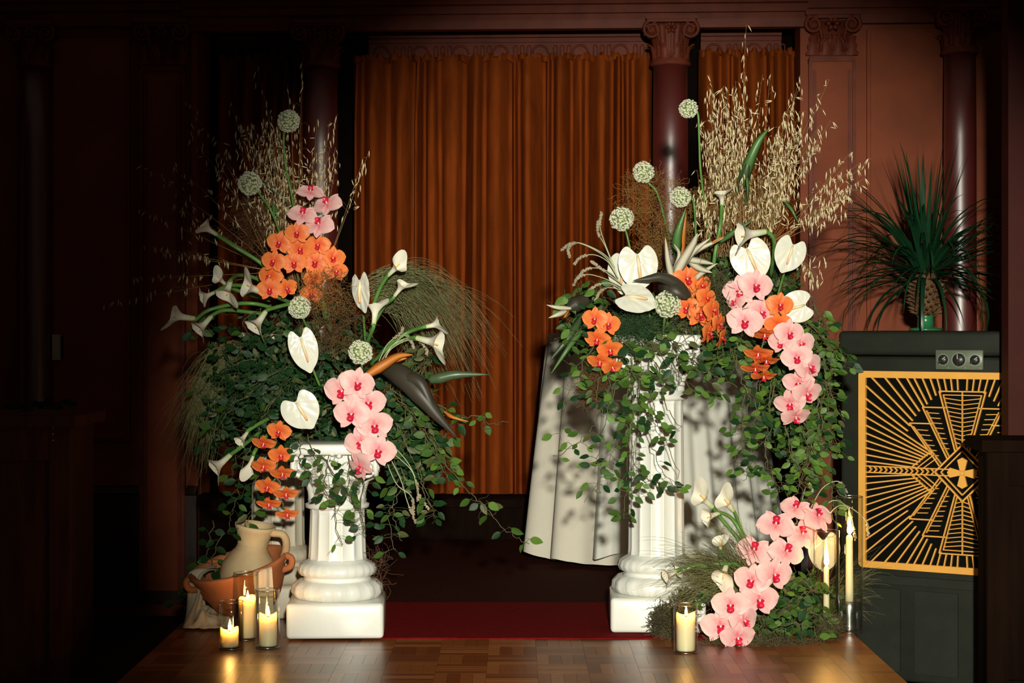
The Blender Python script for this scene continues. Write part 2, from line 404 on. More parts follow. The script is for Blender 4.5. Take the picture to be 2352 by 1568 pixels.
# columns and pilasters
def spiral(mb, c, r, side, y, tr=0.0065, turns=1.8, axis='x'):
    pts = []; rad = []
    n = 26
    for i in range(n+1):
        t = i/n; a = pi/2 + side*turns*2*pi*t; rr = r*(1-0.84*t)
        d = rr*cos(a); pts.append(V((c[0]+d, y - 0.008*t, c[2]+rr*sin(a)))); rad.append(tr*(1-0.45*t))
    mb.tube(pts, rad, 6)
def acanthus(mb, c, r0, r1, z0, z1, ang, wd):
    def fn(u, v):
        a = ang + (v-0.5)*wd*(1-0.55*u)*(1+0.25*sin(u*16)); r = r0 + (r1-r0)*u*u + 0.006*cos((v-0.5)*pi) + (0.01 if u > .85 else 0)
        return (c[0] + r*cos(a), c[1] + r*sin(a), c[2] + z0 + (z1-z0)*(u - 0.12*max(0, u-0.8)*5))
    mb.grid(fn, 7, 4)
def column(px, off, pytop, pybot_cap, rpx, label, matc, py_base=1140):
    x, zt_ = wl(px, pytop, off); zc = wl(px, pybot_cap, off)[1]; Y = WY + off
    r = rpx*Y/F; H = zt_ - zc
    P = WT @ V((x, off, 0)); t = thing('column', (P.x, P.y, zb if py_base else 0), label, 'column', 'painted columns of the back wall')
    mt = WT @ M.Translation((x, off, 0)); c = (0, 0, 0)
    zb_ = wl(px, py_base, off)[1]
    b = MB(); b.lathe([(r*1.02, zb_+0.1), (r, zb_+0.3), (r*0.98, zc-0.3), (r*0.94, zc-0.005)], 40); add('shaft', b.mesh('shaft', matc), t, mt)
    b = MB(); b.lathe([(r*1.45, zb_), (r*1.45, zb_+0.03), (r*1.2, zb_+0.035), (r*1.35, zb_+0.055), (r*1.2, zb_+0.08), (r*1.1, zb_+0.1)], 40); add('base', b.mesh('base', matc), t, mt)
    b = MB(); b.lathe([(r*0.95, zc-0.012), (r*1.12, zc-0.008), (r*1.14, zc), (r*1.05, zc+0.006), (r*1.1, zc+0.012), (r*0.95, zc+0.016)], 40); add('neck_ring', b.mesh('neck_ring', mTrim), t, mt)
    b = MB(); b.lathe([(r*0.93, zc), (r*0.95, zc+H*0.3), (r*1.02, zc+H*0.5), (r*1.15, zc+H*0.75), (r*1.2, zc+H*0.84)], 80, lambda q, z, th, i: q*(1 + 0.035*sin(th*20))); add('bell', b.mesh('bell', mTrim), t, mt)
    for k in range(8):
        b = MB(); acanthus(b, c, r*1.0, r*1.22, zc+H*0.05, zc+H*0.45, 2*pi*k/8+pi/8, 0.55); add('acanthus_leaf', b.mesh('acanthus_leaf', mTrim), t, mt)
    for s in (-1, 1):
        b = MB(); spiral(b, (s*r*1.02, 0, zc+H*0.70), H*0.215, -s, -r*1.12, 0.0075); 
        b.tube([V((s*r*1.02, -r*1.12, zc+H*0.7)), V((s*r*1.02, r*0.6, zc+H*0.7))], H*0.13, 16)
        add('volute', b.mesh('volute', mTrim), t, mt)
        b = MB(); b.tube([V((s*r*(1.02-0.3*q), -r*(1.14+0.02*q), zc+H*(0.9-0.28*q*q))) for q in (0, .33, .66, 1, 1.3)], [0.008, 0.007, 0.006, 0.005, 0.004], 6)
        add('scroll_band', b.mesh('scroll_band', mTrim), t, mt)
    b = MB()
    for k in range(6):
        a = 2*pi*k/6; b.tube([V((0.004*cos(a), -r*1.2, zc+H*0.74+0.004*sin(a))), V((0.013*cos(a), -r*1.3, zc+H*0.74+0.013*sin(a))), V((0.02*cos(a), -r*1.2, zc+H*0.74+0.022*sin(a)))], [0.004, 0.008, 0.003], 6)
    add('rosette', b.mesh('rosette', mTrim), t, mt)
    h = r*1.42
    b = MB(); b.box(-h, h, -h, h, zc+H*0.92, zc+H); b.box(-h*.94, h*.94, -h*.94, h*.94, zc+H*0.86, zc+H*0.92); add('abacus', b.mesh('abacus', mTrim, False), t, mt)
    return t
column(737, -0.0, 53, 150, 40, 'dark red column with scrolled capital left of the main curtain', mColm)
column(1540, -0.0, 44, 146, 41, 'glossy red column with scrolled capital behind the right arrangement', mColm)
column(2211, -0.17, 17, 118, 37, 'dark red column with scrolled capital behind the palm', mColm)
column(82, -0.05, 55, 150, 36, 'barely lit column at the far left of the back wall', mColm)
def pilaster(pa, pb, pytop, pycap, label):
    t = None; xa, z1 = wl(pa, pytop); xb = wx(pb); zc = wz(pycap, (pa+pb)/2); H = z1-zc; xm = (xa+xb)/2; hw = (xb-xa)/2
    t = thing('pilaster', WT @ V((xm, 0, zb)), label, 'pilaster', 'painted pilasters of the back wall')
    mt = WT @ M.Translation((xm, 0, 0))
    b = MB(); b.box(-hw, hw, -0.045, 0, -0.2, zc-0.015); add('shaft', b.mesh('shaft', mWall, False), t, mt)
    for s in (-1, 1):
        b = MB(); b.box(s*hw*0.80-0.006, s*hw*0.80+0.006, -0.052, -0.045, -0.2, zc-0.05); b.box(s*hw-0.006, s*hw+0.006, -0.054, -0.045, -0.2, zc-0.02); add('edge_bead', b.mesh('edge_bead', mTrim, False), t, mt)
    b = MB(); b.box(-hw*1.06, hw*1.06, -0.055, 0, zc-0.02, zc-0.006); b.box(-hw*1.02, hw*1.02, -0.050, 0, zc-0.006, zc); add('neck_moulding', b.mesh('neck_moulding', mTrim, False), t, mt)
    b = MB(); b.box(-hw*0.94, hw*0.94, -0.042, 0, zc, z1-H*0.15)
    for k in range(9):
        x = hw*0.85*(k-4)/4; b.tube([V((x, -0.042, zc+0.004)), V((x, -0.046, zc+H*0.5))], 0.0045, 6)
    add('bell', b.mesh('bell', mTrim), t, mt)
    for k in range(4):
        x = hw*0.9*(k-1.5)/1.5
        b = MB()
        def fn(u, v, x=x):
            return (x + (v-0.5)*0.045*(1-0.5*u)*(1+0.25*sin(u*15)), -0.045-0.02*u*u-0.006*cos((v-.5)*pi), zc + H*0.02 + H*0.42*u)
        b.grid(fn, 7, 4); add('acanthus_leaf', b.mesh('acanthus_leaf', mTrim), t, mt)
    for s in (-1, 1):
        b = MB(); spiral(b, (s*hw*0.86, 0, zc+H*0.70), H*0.21, -s, -0.07, 0.008); b.tube([V((s*hw*0.86, -0.068, zc+H*0.7)), V((s*hw*0.86, 0, zc+H*0.7))], H*0.13, 16)
        add('volute', b.mesh('volute', mTrim), t, mt)
        b = MB(); b.tube([V((s*hw*(0.86-0.25*q), -0.07, zc+H*(0.9-0.25*q*q))) for q in (0, .4, .8, 1.2, 1.5)], [0.009, 0.008, 0.007, 0.006, 0.004], 6)
        b.tube([V((s*hw*(0.55), -0.055, zc+H*0.1)), V((s*hw*0.5, -0.062, zc+H*0.3)), V((s*hw*0.3, -0.066, zc+H*0.42))], [0.006, 0.005, 0.007], 6)
        add('scroll_band', b.mesh('scroll_band', mTrim), t, mt)
    b = MB()
    for k in range(6):
        a = 2*pi*k/6; b.tube([V((0.005*cos(a), -0.06, zc+H*0.72+0.005*sin(a))), V((0.016*cos(a), -0.075, zc+H*0.72+0.016*sin(a))), V((0.026*cos(a), -0.06, zc+H*0.72+0.028*sin(a)))], [0.005, 0.010, 0.004], 6)
    add('rosette', b.mesh('rosette', mTrim), t, mt)
    b = MB(); b.box(-hw*1.25, hw*1.25, -0.085, 0, z1-H*0.09, z1); b.box(-hw*1.18, hw*1.18, -0.075, 0, z1-H*0.16, z1-H*0.09); add('abacus', b.mesh('abacus', mTrim, False), t, mt)
pilaster(1858, 1958, 33, 133, 'red panelled pilaster with scrolled capital right of the curtains')
pilaster(332, 428, 50, 155, 'dark panelled pilaster with scrolled capital left of the curtains')
# narrow raised panels on the flank walls
for k, (pa, pb, py) in enumerate(((1990, 2150, 70), (120, 300, 90), (442, 456, 60))):
    xa, xb = wx(pa), wx(pb); z1 = wz(py, pa)
    b = MB(); b.box(xa, xb, -0.018, 0, 0.35, z1); b.box(xa+.012, xb-.012, -0.026, -0.018, 0.36, z1-.012) if pb-pa > 30 else None
    struct('trim_%d' % (7+k), b, mWall, WT)
# dado rail on the flanks
for k, (xa, xb) in enumerate(((-3.2, xl), (xr, 2.6))):
    moulding('baseboard_%s' % ('left', 'right')[k], xa, xb, [(0, -0.4), (-0.03, -0.4), (-0.03, 0.0), (-0.045, 0.01), (-0.03, 0.03), (0, 0.035)], zb, mWoodD)

# curtains: pleated velvet with a gathered heading
def curtain(pa, pb, pyt, pyb, off, n, seed, label):
    rr = random.Random(seed); xa, xb = wx(pa, off), wx(pb, off)
    z1 = wz(pyt, (pa+pb)/2, off); z0 = wz(pyb, (pa+pb)/2, off)
    t = thing('curtain', WT @ V(((xa+xb)/2, off, z0)), label, 'curtain', 'rust velvet curtains of the back wall')
    ed = [0.0]
    for i in range(n): ed.append(ed[-1] + rr.choice((0.4, 0.55, 0.8, 1.1, 1.5)))
    ed = [e/ed[-1] for e in ed]; am = [rr.uniform(0.25, 1.0) for _ in range(n)]; sk = [rr.uniform(0.3, 0.7) for _ in range(n)]
    drift = [rr.uniform(-0.022, 0.022) for _ in range(n+1)]
    per = 8
    def fn(u, v):
        q = u*n*per; i = min(n-1, int(q/per)); f = q/per - i
        e0 = ed[i] + drift[i]*v*0.6; e1 = ed[i+1] + drift[i+1]*v*0.6
        x = xa + (xb-xa)*(e0 + (e1-e0)*f)
        s = sin(pi*min(1, f/sk[i]*0.5 if f < sk[i] else 0.5 + (f-sk[i])/(1-sk[i])*0.5))
        amp = (0.045 + 0.105*am[i])*(0.5 + 0.5*min(1, v*7))
        y = off + 0.06 - amp*s**1.25 + 0.004*sin(v*9+i) - 0.012*sin(f*2*pi*2+i)*s*min(1, v*4)
        z = z1 + (z0-z1)*v
        if v < 0.02: z += 0.004*sin(q*2.1)
        return (x, y, z)
    b = MB(); b.grid(fn, n*per, 26); add('drape', b.mesh('drape', mCurt), t, WT)
    b = MB()
    def hd(u, v):
        x = xa + (xb-xa)*u; z = z1 - 0.014*(1+0.4*sin(u*n*7)) + (0.026 + 0.004*sin(u*n*9) + 0.003*sin(u*n*23))*v
        return (x, off + 0.045 - 0.030*abs(sin(u*n*pi*1.5)) - 0.006*sin(v*pi) - 0.008*sin(u*n*5.3), z)
    b.grid(hd, n*14, 4); add('heading', b.mesh('heading', mCurt), t, WT)
curtain(800, 1492, 130, 1136, 0.20, 17, 3, 'wide rust velvet curtain hanging between the two columns')
curtain(1600, 1838, 118, 1136, 0.20, 8, 5, 'narrow rust velvet curtain behind the tall oat grass on the right')
curtain(486, 700, 128, 1136, 0.20, 7, 9, 'narrow dark rust curtain behind the left arrangement')

# dark red pier and the two pews that stand in front at the sides
b = MB(); b.box(0, 0.5, 0, 0.07, -0.30, 2.4)
x = at(2316, 745, 5.10)
pier = struct('wall_pier', b, mPier, M.Translation((x.x, 5.10, 0)))
def pew(loc, rot, wd, dp, h, label, m, flip):
    t = thing('pew_end', loc, label, 'pew'); mt = M.Translation(loc) @ M.Rotation(rot, 4, 'Z')
    b = MB(); b.box(0.015*flip if flip > 0 else -wd, wd if flip > 0 else -0.015, 0.015, dp, 0, h-0.03); add('body', b.mesh('body', m, False), t, mt)
    s = 1 if flip > 0 else -1
    def bx(x0, x1, *a):
        q = MB(); q.box(min(s*x0, s*x1), max(s*x0, s*x1), *a); return q
    for nm, q in (('stile', bx(0.0, 0.055, 0, 0.03, 0, h-0.03)), ('stile', bx(wd-0.055, wd, 0, 0.03, 0, h-0.03)), ('top_rail', bx(0.055, wd-0.055, 0.002, 0.03, h-0.12, h-0.03)), ('bottom_rail', bx(0.055, wd-0.055, 0.002, 0.03, 0.0, 0.15))):
        add(nm, q.mesh(nm, m, False), t, mt)
    q = bx(-0.018, wd, -0.02, dp+0.01, h-0.03, h); add('cap', q.mesh('cap', m, False), t, mt)
    return t
p = at(160, 955, 5.0)
pt = pew((p.x, 5.0, -0.30), 0, 0.62, 0.35, p.z+0.30, 'brown panelled wooden pew end in the shade at the left edge', mWood, -1)
b = MB()
for q in range(3): b.tube([V((p.x-0.045, 4.999, p.z-0.03-0.018*q)), V((p.x-0.045, 4.995, p.z-0.03-0.018*q))], 0.003, 8)
add('screw_head', b.mesh('screw_head', mMark), pt)
p = at(2268, 1010, 4.84)
pew((p.x, 4.84, -0.30), R(-3), 0.5, 0.20, p.z+0.30, 'dark wooden pew end at the right edge in front of the gold grille', mPewD, 1)

# small switch box with its wire on the left wall
xs, zs = wl(136, 797, -0.02)
sw = thing('switch_box', WT @ V((xs, -0.02, zs)), 'small pale switch box with a wire on the dark left wall', 'switch')
b = MB(); b.box(xs-0.018, xs+0.012, -0.045, 0, zs-0.047, zs+0.047); add('box', b.mesh('box', mSwitch, False), sw, WT)
b = MB(); b.box(xs+0.012, xs+0.019, -0.040, 0, zs-0.042, zs+0.042); add('side_cover', b.mesh('side_cover', mKnob, False), sw, WT)
b = MB(); b.tube(smoothpath([V((xs+.004, -0.02, zs+.047)), V((xs+0.05, -0.012, zs+0.2)), V((xs+0.055, -0.01, zs+0.5)), V((xs+0.05, -0.01, zs+0.9))]), 0.0025, 6); add('wire', b.mesh('wire', mSwitch), sw, WT)

# ================================================================ PEDESTALS
def pedestal(cx, cy, H, label, m, rot=0.0, z0=0.005):
    t = thing('pedestal', (cx, cy, z0), label, 'pedestal'); mt = M.Translation((cx, cy, z0)) @ M.Rotation(rot, 4, 'Z')
    h = 0.12
    add('plinth', bevel_box(-h, h, -h, h, 0, 0.088, 0.010, 3, 'plinth', m), t, mt)
    b = MB(); b.lathe([(0.090, 0.086), (0.108, 0.090), (0.115, 0.103), (0.112, 0.120), (0.100, 0.131), (0.09, 0.133)], 120,
        lambda r, z, th, i: r + (0.0016*sin(th*16)*(1 if i in (2, 3) else 0.5 if i in (1, 4) else 0) + 0.0012*sin(th*44+i*1.3)*(1 if 0 < i < 5 else 0)))
    add('lower_torus', b.mesh('lower_torus', m), t, mt)
    b = MB(); b.lathe([(0.09, 0.131), (0.084, 0.138), (0.084, 0.142), (0.094, 0.147), (0.0985, 0.158), (0.094, 0.171), (0.083, 0.178), (0.076, 0.182), (0.072, 0.186)], 120,
        lambda r, z, th, i: r + (0.0018*abs(sin(th*13)) + 0.0009*sin(th*52) if 3 <= i <= 5 else 0))
    add('upper_torus', b.mesh('upper_torus', m), t, mt)
    zc = H - 0.165
    def fl(r, z, th, i):
        k = (th*14/(2*pi)) % 1.0
        return r if i in (0, 5) else r - 0.0055*max(0, sin(pi*k))**0.7
    b = MB(); b.lathe([(0.0735, 0.18), (0.0735, 0.190), (0.0725, 0.20), (0.069, zc-0.02), (0.069, zc-0.012), (0.0695, zc)], 168, fl)
    add('shaft', b.mesh('shaft', m), t, mt)
    b = MB(); b.lathe([(0.068, zc-0.004), (0.080, zc), (0.081, zc+0.009), (0.072, zc+0.013), (0.075, zc+0.02), (0.068, zc+0.024)], 64)
    add('neck_ring', b.mesh('neck_ring', m), t, mt)
    b = MB(); b.lathe([(0.066, zc+0.02), (0.068, zc+0.07), (0.078, zc+0.11), (0.092, zc+0.14)], 96, lambda r, z, th, i: r*(1+0.02*sin(th*16)))
    add('bell', b.mesh('bell', m), t, mt)
    for k in range(8):
        b = MB(); acanthus(b, (0, 0, 0), 0.070, 0.094, zc+0.022, zc+0.085, 2*pi*k/8+pi/8, 0.62); add('acanthus_leaf', b.mesh('acanthus_leaf', m), t, mt)
    for k in range(4):
        a = pi/4 + k*pi/2
        for s in (-1, 1):
            b = MB(); spiral(b, (0, 0, 0), 0.030, -s, 0.0, 0.0075, 1.7)
            b.tube([V((0, 0.0, 0)), V((0, 0.012, 0))], 0.02, 14)
            # volutes sit in the two faces that meet at a corner
            fa = a + s*pi/4
            n_ = V((cos(fa), sin(fa), 0)); sd = V((-sin(fa), cos(fa), 0))*(-s)
            mm = M((V((sd.x, sd.y, 0)), -n_, V((0, 0, 1)))).transposed().to_4x4()
            mm.translation = n_*0.098 + sd*0.079 + V((0, 0, zc+0.108))
            add('volute', b.mesh('volute', m), t, mt @ mm)
    for k in range(4):
        a = k*pi/2; b = MB()
        for q in range(5):
            f = 2*pi*q/5; n_ = V((cos(a), sin(a), 0)); sd = V((-sin(a), cos(a), 0)); cc = n_*0.100 + V((0, 0, zc+0.135))
            b.tube([cc + sd*0.003*cos(f) + V((0, 0, 0.003*sin(f))), cc + n_*0.008 + (sd*cos(f) + V((0, 0, 1))*sin(f))*0.010, cc + (sd*cos(f) + V((0, 0, 1))*sin(f))*0.017], [0.003, 0.006, 0.002], 6)
        add('rosette', b.mesh('rosette', m), t, mt)
    add('abacus', bevel_box(-0.112, 0.112, -0.112, 0.112, zc+0.138, H, 0.006, 2, 'abacus', m), t, mt)
    return t
pedestal(-0.442, 4.682, 0.48, 'short glossy white fluted pedestal under the left arrangement', mPlas, R(2.5))
pedestal(0.372, 4.77, 0.75, 'tall glossy white fluted pedestal under the right arrangement', mPlas, R(-2))
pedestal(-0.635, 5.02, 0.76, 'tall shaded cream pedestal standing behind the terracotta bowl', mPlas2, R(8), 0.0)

# ================================================================ TABLE WITH CLOTH
tx, ty = 0.455, 6.18
t = thing('round_table', (tx, ty, 0.004), 'small round table hidden under the white tablecloth', 'table')
b = MB(); b.lathe([(0.315, 0.725), (0.32, 0.73), (0.32, 0.745), (0.315, 0.75)], 48, c=(tx, ty, 0.0)); add('table_top', b.mesh('table_top', mWood), t)
for k in range(4):
    a = pi/4 + k*pi/2; b = MB(); b.tube([V((tx+0.24*cos(a), ty+0.24*sin(a), 0.004)), V((tx+0.22*cos(a), ty+0.22*sin(a), 0.726))], [0.014, 0.018], 10); add('leg', b.mesh('leg', mWood), t)
rr = random.Random(4)
ph = [(n, rr.uniform(0, 6.28), rr.uniform(.4, 1)) for n in (7, 11, 13, 17)]
def fold(th): return sum(a*sin(n*th+p) for n, p, a in ph)/2.0
def clothfn(r0, hem0, flare, amp, z_hem):
    def fn(u, v):
        th = 2*pi*u
        if v < 0.15: r = r0*v/0.15; return (tx+r*cos(th), ty+r*sin(th), 0.7535)
        s = (v-0.15)/0.85
        if s < 0.06:
            q = s/0.06*pi/2; return (tx+(r0+0.012*sin(q))*cos(th), ty+(r0+0.012*sin(q))*sin(th), 0.7535-0.012*(1-cos(q)))
        s = (s-0.06)/0.94
        f = fold(th); sh = (abs(f)**0.7)*(1 if f > 0 else -1)
        r = r0 + 0.012 + flare*s**0.9 + amp*sh*s**0.6
        z = 0.741 + (z_hem + hem0*f - 0.741)*s
        return (tx+r*cos(th), ty+r*sin(th), z)
    return fn
b = MB(); b.grid(clothfn(0.325, 0.014, 0.060, 0.042, 0.026), 240, 24)
add('tablecloth', b.mesh('tablecloth', mCloth), None, None, 'white tablecloth hanging in heavy folds behind the right pedestal', 'tablecloth')
# second cloth laid over the right half, falling in fine pleats
def tul(u, v):
    th = -2.05 + 2.2*u
    s = v
    if v < 0.12: r = 0.335*v/0.12; return (tx+r*cos(th), ty+r*sin(th), 0.7605)
    s = (v-0.12)/0.88
    r = 0.347 + 0.10*s**1.1 + 0.012*s*sin(th*31) + 0.008*s*sin(th*47+1) + 0.012*s*s*sin(th*9)
    return (tx+r*cos(th), ty+r*sin(th), 0.7585 + (0.06+0.012*sin(th*13) - 0.7585)*s)
b = MB(); b.grid(tul, 200, 24)
add('sheer_drape', b.mesh('sheer_drape', mTulle), None, None, 'bright white sheer drape in fine pleats right of the tall pedestal', 'cloth')

# ================================================================ JUG, BOWL, GAUZE
bc = at(572, 1432, 4.80); bc.z = 0.0
t = thing('terracotta_bowl', bc, 'orange terracotta bowl holding the pale jug beside the candles', 'bowl')
mt = M.Translation(bc + V((0.0, 0, 0.012))) @ M.Rotation(R(12), 4, 'Y') @ M.Rotation(R(14), 4, 'X')
mt = M.Translation(bc + V((0.004, 0.0, 0.040))) @ M.Rotation(R(-13), 4, 'Y') @ M.Rotation(R(10), 4, 'X') @ M.Scale(1.04, 4)
prof = [(0.045, 0.0), (0.062, 0.004), (0.085, 0.03), (0.105, 0.07), (0.115, 0.105), (0.124, 0.118), (0.126, 0.126), (0.119, 0.129), (0.109, 0.12), (0.100, 0.10), (0.088, 0.06), (0.06, 0.022), (0.03, 0.014)]
b = MB(); b.lathe(prof, 56); add('body', b.mesh('body', mTerra), t, mt)
for s in (-1, 1):
    b = MB(); b.tube(smoothpath([V((s*0.104, -0.02, 0.088)), V((s*0.128, -0.023, 0.094)), V((s*0.134, -0.02, 0.112)), V((s*0.120, -0.014, 0.122))]), [0.0085]*19, 8); add('handle', b.mesh('handle', mTerra), t, mt)
jc = at(560, 1400, 4.80); jc.z = 0.055
t = thing('clay_jug', jc, 'pale clay jug with one handle lying tilted in the terracotta bowl', 'jug')
mt = M.Translation(jc) @ M.Rotation(R(9), 4, 'Y') @ M.Rotation(R(5), 4, 'X')
prof = [(0.03, 0.0), (0.05, 0.01), (0.068, 0.045), (0.074, 0.08), (0.070, 0.105), (0.055, 0.132), (0.042, 0.148), (0.039, 0.158), (0.042, 0.178), (0.048, 0.196), (0.0525, 0.204), (0.053, 0.212), (0.047, 0.213), (0.040, 0.20), (0.034, 0.165), (0.034, 0.15)]
b = MB(); b.lathe(prof, 56); add('body', b.mesh('body', mJug), t, mt)
b = MB(); b.tube(smoothpath([V((0.044, -0.012, 0.200)), V((0.075, -0.014, 0.200)), V((0.088, -0.014, 0.175)), V((0.084, -0.014, 0.135)), V((0.068, -0.012, 0.100))]), [0.010]*25, 10); add('handle', b.mesh('handle', mJug), t, mt)
# gauze cloth: crumpled on the floor, one end lying over the bowl's rim
gc = at(455, 1440, 4.80); gc.z = 0.0
t = thing('gauze_cloth', gc, 'crumpled cream gauze cloth spilling out from under the bowl', 'cloth')
def crum(u, v):
    x = 0.02 + 0.19*u; q = V((u*4.3, v*3.1, 2.0)); y = 0.07 - 0.15*v + 0.02*noise.noise(q*1.3)
    z = 0.004 + (0.035*(0.5+noise.noise(q)) + 0.025*abs(noise.noise(q*2.1)))*min(1, 5*min(u+.02, 1-u+.02, v+.02, 1-v+.02)) + 0.035*v*(1-v)*u*2
    return gc + V((x - 0.045 + 0.02*noise.noise(q + V((9, 0, 0))), y, max(0.003, z)))
b = MB(); b.grid(crum, 44, 36); add('crumpled_end', b.mesh('crumpled_end', mGauze), t)
def side(u, v):
    # hangs from the back left rim of the bowl down its outside to the heap
    s = v; a = R(150 + 62*u) + 0.06*sin(v*5); r = (0.142 + 0.012*sin(u*13+2*v) + 0.010*sin(u*23+1) - 0.030*s + 0.045*s*s)
    if v < 0.15: r -= 0.05*(0.15-v)/0.15
    z = 0.150 - 0.145*s + 0.012*sin(pi*min(1, v/0.2))
    return bc + V((r*cos(a), r*sin(a), max(0.004, z - 0.03*(cos(a)+1)*0 )))
b = MB(); b.grid(side, 30, 24); add('side_fall', b.mesh('side_fall', mGauze), t)
def over(u, v):
    # a narrow length thrown over the front rim
    a = R(-88 + 20*u + 7*v); s = max(0, v-0.3)/0.7
    r = 0.100 + 0.038*min(1, v/0.3) - 0.035*s*s + 0.004*sin(u*11+v*3)
    z = 0.152 - 0.02*(1-min(1, v/0.3)) - 0.125*s + 0.012*sin(pi*min(1, v/0.4)) + 0.008*u
    return bc + V((r*cos(a)+0.02, r*sin(a), z))
b = MB(); b.grid(over, 14, 24); add('rim_fold', b.mesh('rim_fold', mGauze), t)

# ================================================================ CANDLES IN GLASS
def flame(t, p, h):
    b = MB(); b.lathe([(0.0008, 0), (h*0.13, h*0.12), (h*0.165, h*0.28), (h*0.13, h*0.5), (h*0.075, h*0.72), (h*0.03, h*0.9), (0.0003, h)], 12)
    add('flame', b.mesh('flame', mFlame), t, M.Translation(p))
def glasscyl(t, c, r, H, th=0.0018, foot=0.006):
    b = MB(); b.lathe([(r, 0.0), (r, H-0.001), (r-th*.5, H), (r-th, H-0.001), (r-th, foot), (0.001, foot)], 48)
    add('glass_cylinder', b.mesh('glass_cylinder', mGlass), t, M.Translation(c))
    b = MB()
    for z in (H-0.001, 0.003): b.tube([V((c[0]+(r-.001)*cos(a), c[1]+(r-.001)*sin(a), c[2]+z)) for a in [2*pi*k/40 for k in range(41)]], 0.0013, 5)
    return b
def pillar(gx0, gx1, gtop, gbot, cx0, cx1, ctop, label, seed, fl=0.024, glabel=''):
    y = CH*F/(gbot-HZ); s = y/F
    r = (gx1-gx0)/2*s; c = at((gx0+gx1)/2, gbot, y); y2 = y + r*0.75; c = V((((gx0+gx1)/2-1176)*y2/F, y2, 0.0))
    H = (gbot-gtop)*s; rc = min((cx1-cx0)/2*s, r*0.86); cc = V((((cx0+cx1)/2-1176)*y2/F, y2, 0.0)); hc = (gbot-ctop)*s*0.99
    dx = cc.x-c.x; lim = r-0.003-rc
    if abs(dx) > lim: cc.x = c.x + (lim if dx > 0 else -lim)
    g = thing('glass_vase', c, glabel, 'vase', 'clear glass cylinders around the candles')
    rb = glasscyl(g, c, r, H); add('rim', rb.mesh('rim', mRim), g)
    t = thing('pillar_candle', cc + V((0, 0, 0.006)), label, 'candle', 'lit pillar candles in glass')
    rr = random.Random(seed); p1, p2 = rr.uniform(0, 6), rr.uniform(0, 6)
    def mod(r_, z, th, i): return r_*(1 + 0.012*sin(th*3+p1) + 0.01*sin(th*7+p2))
    b = MB(); n = 36
    prof = [(rc*0.97, 0.006), (rc, 0.010), (rc, hc-0.012), (rc*0.99, hc-0.002), (rc*0.93, hc+0.001), (rc*0.86, hc-0.004), (rc*0.6, hc-0.010), (0.002, hc-0.011)]
    b.lathe(prof, n, mod)
    for i in range(len(b.v)):
        x, y_, z = b.v[i]
        if z > hc-0.02: b.v[i] = (x, y_, z + 0.005*sin(math.atan2(y_, x)*2+p1)*(1 if x*x+y_*y_ > (rc*.8)**2 else 0.2))
    add('wax', b.mesh('wax', mWax), t, M.Translation(cc))
    b = MB(); b.tube([V((0, 0, hc-0.013)), V((0.0006, 0, hc-0.004)), V((0.0015, 0, hc-0.0005))], 0.0011, 6); add('wick', b.mesh('wick', mWick), t, M.Translation(cc))
    flame(t, cc + V((0.001, 0, hc-0.003)), fl)
pillar(503, 560, 1383, 1493, 504, 546, 1447, 'shortest burning pillar candle, front left of the three', 1, 0.026, 'low clear glass cylinder at the front left around the shortest candle')
pillar(536, 594, 1317, 1472, 548, 588, 1374, 'tallest burning pillar candle, at the back of the three', 2, 0.020, 'tallest clear glass cylinder of the three left candles, at the back')
pillar(586, 643, 1356, 1491, 595, 636, 1413, 'mid-height burning pillar candle next to the white plinth', 3, 0.022, 'clear glass cylinder right of the others, next to the white plinth')
pillar(1547, 1603, 1390, 1502, 1553, 1597, 1412, 'single burning pillar candle right of the tall pedestal', 4, 0.022, 'short clear glass cylinder in front of the moss right of the tall pedestal')
def taper(gx, gr, gtop, gbot, cx, cw0, cw1, ctop, cbot, label, glabel, y, hold):
    s = y/F; c = V(((gx-1176)*s, y, 0)); r = gr*s; H = CH - (gtop-HZ)*s
    g = thing('glass_vase', c, glabel, 'vase', 'tall clear glass cylinders around the taper candles')
    rb = glasscyl(g, c, r, H); add('rim', rb.mesh('rim', mRim), g)
    z0 = CH - (cbot-HZ)*s; z1 = CH - (ctop-HZ)*s; cc = V(((cx-1176)*s, y, 0))
    t = thing('taper_candle', cc + V((0, 0, z0)), label, 'candle', 'lit taper candles in glass')
    b = MB(); n = 6; b.lathe([(cw0*s*.5*(1-q) + cw1*s*.5*q, z0 + (z1-z0)*q) for q in (0, .2, .4, .6, .8, .97)] + [(cw1*s*.25, z1)], 20); add('wax', b.mesh('wax', mWax), t, M.Translation(cc))
    b = MB(); b.tube([V((0, 0, z1-0.002)), V((0.001, 0, z1+0.006))], 0.001, 6); add('wick', b.mesh('wick', mWick), t, M.Translation(cc))
    flame(t, cc + V((0.0005, 0, z1+0.001)), 0.040 if hold else 0.034)
    h = thing('candle_holder', c + V((0, 0, 0.006)), hold[0] , 'candle holder', 'clear glass taper holders')
    b = MB(); zt_ = z0; 
    b.lathe([(r*0.80, 0.006), (r*0.80, 0.012), (r*0.78, zt_-0.03 if zt_ > .06 else 0.016), (r*0.84, max(zt_-0.022, 0.018)), (r*0.84, zt_+0.006), (r*0.78, zt_+0.008), (cw0*s*.6, zt_+0.002), (cw0*s*.55, zt_-0.004)], 40)
    add('cup', b.mesh('cup', mRim), h, M.Translation(c))
taper(1898, 30, 1217, 1472, 1898, 15, 12, 1300, 1462, 'lower burning taper candle in front of the white anthurium', 'clear glass cylinder of the lower taper candle, left of the tallest one', 4.62, ('low clear glass holder under the lower taper candle',))
taper(1951, 31, 1139, 1478, 1951, 19, 15, 1228, 1385, 'higher burning taper candle raised on a glass holder by the gold grille', 'tallest clear glass cylinder in front of the gold grille', 4.70, ('tall clear glass holder raising the higher taper candle',))

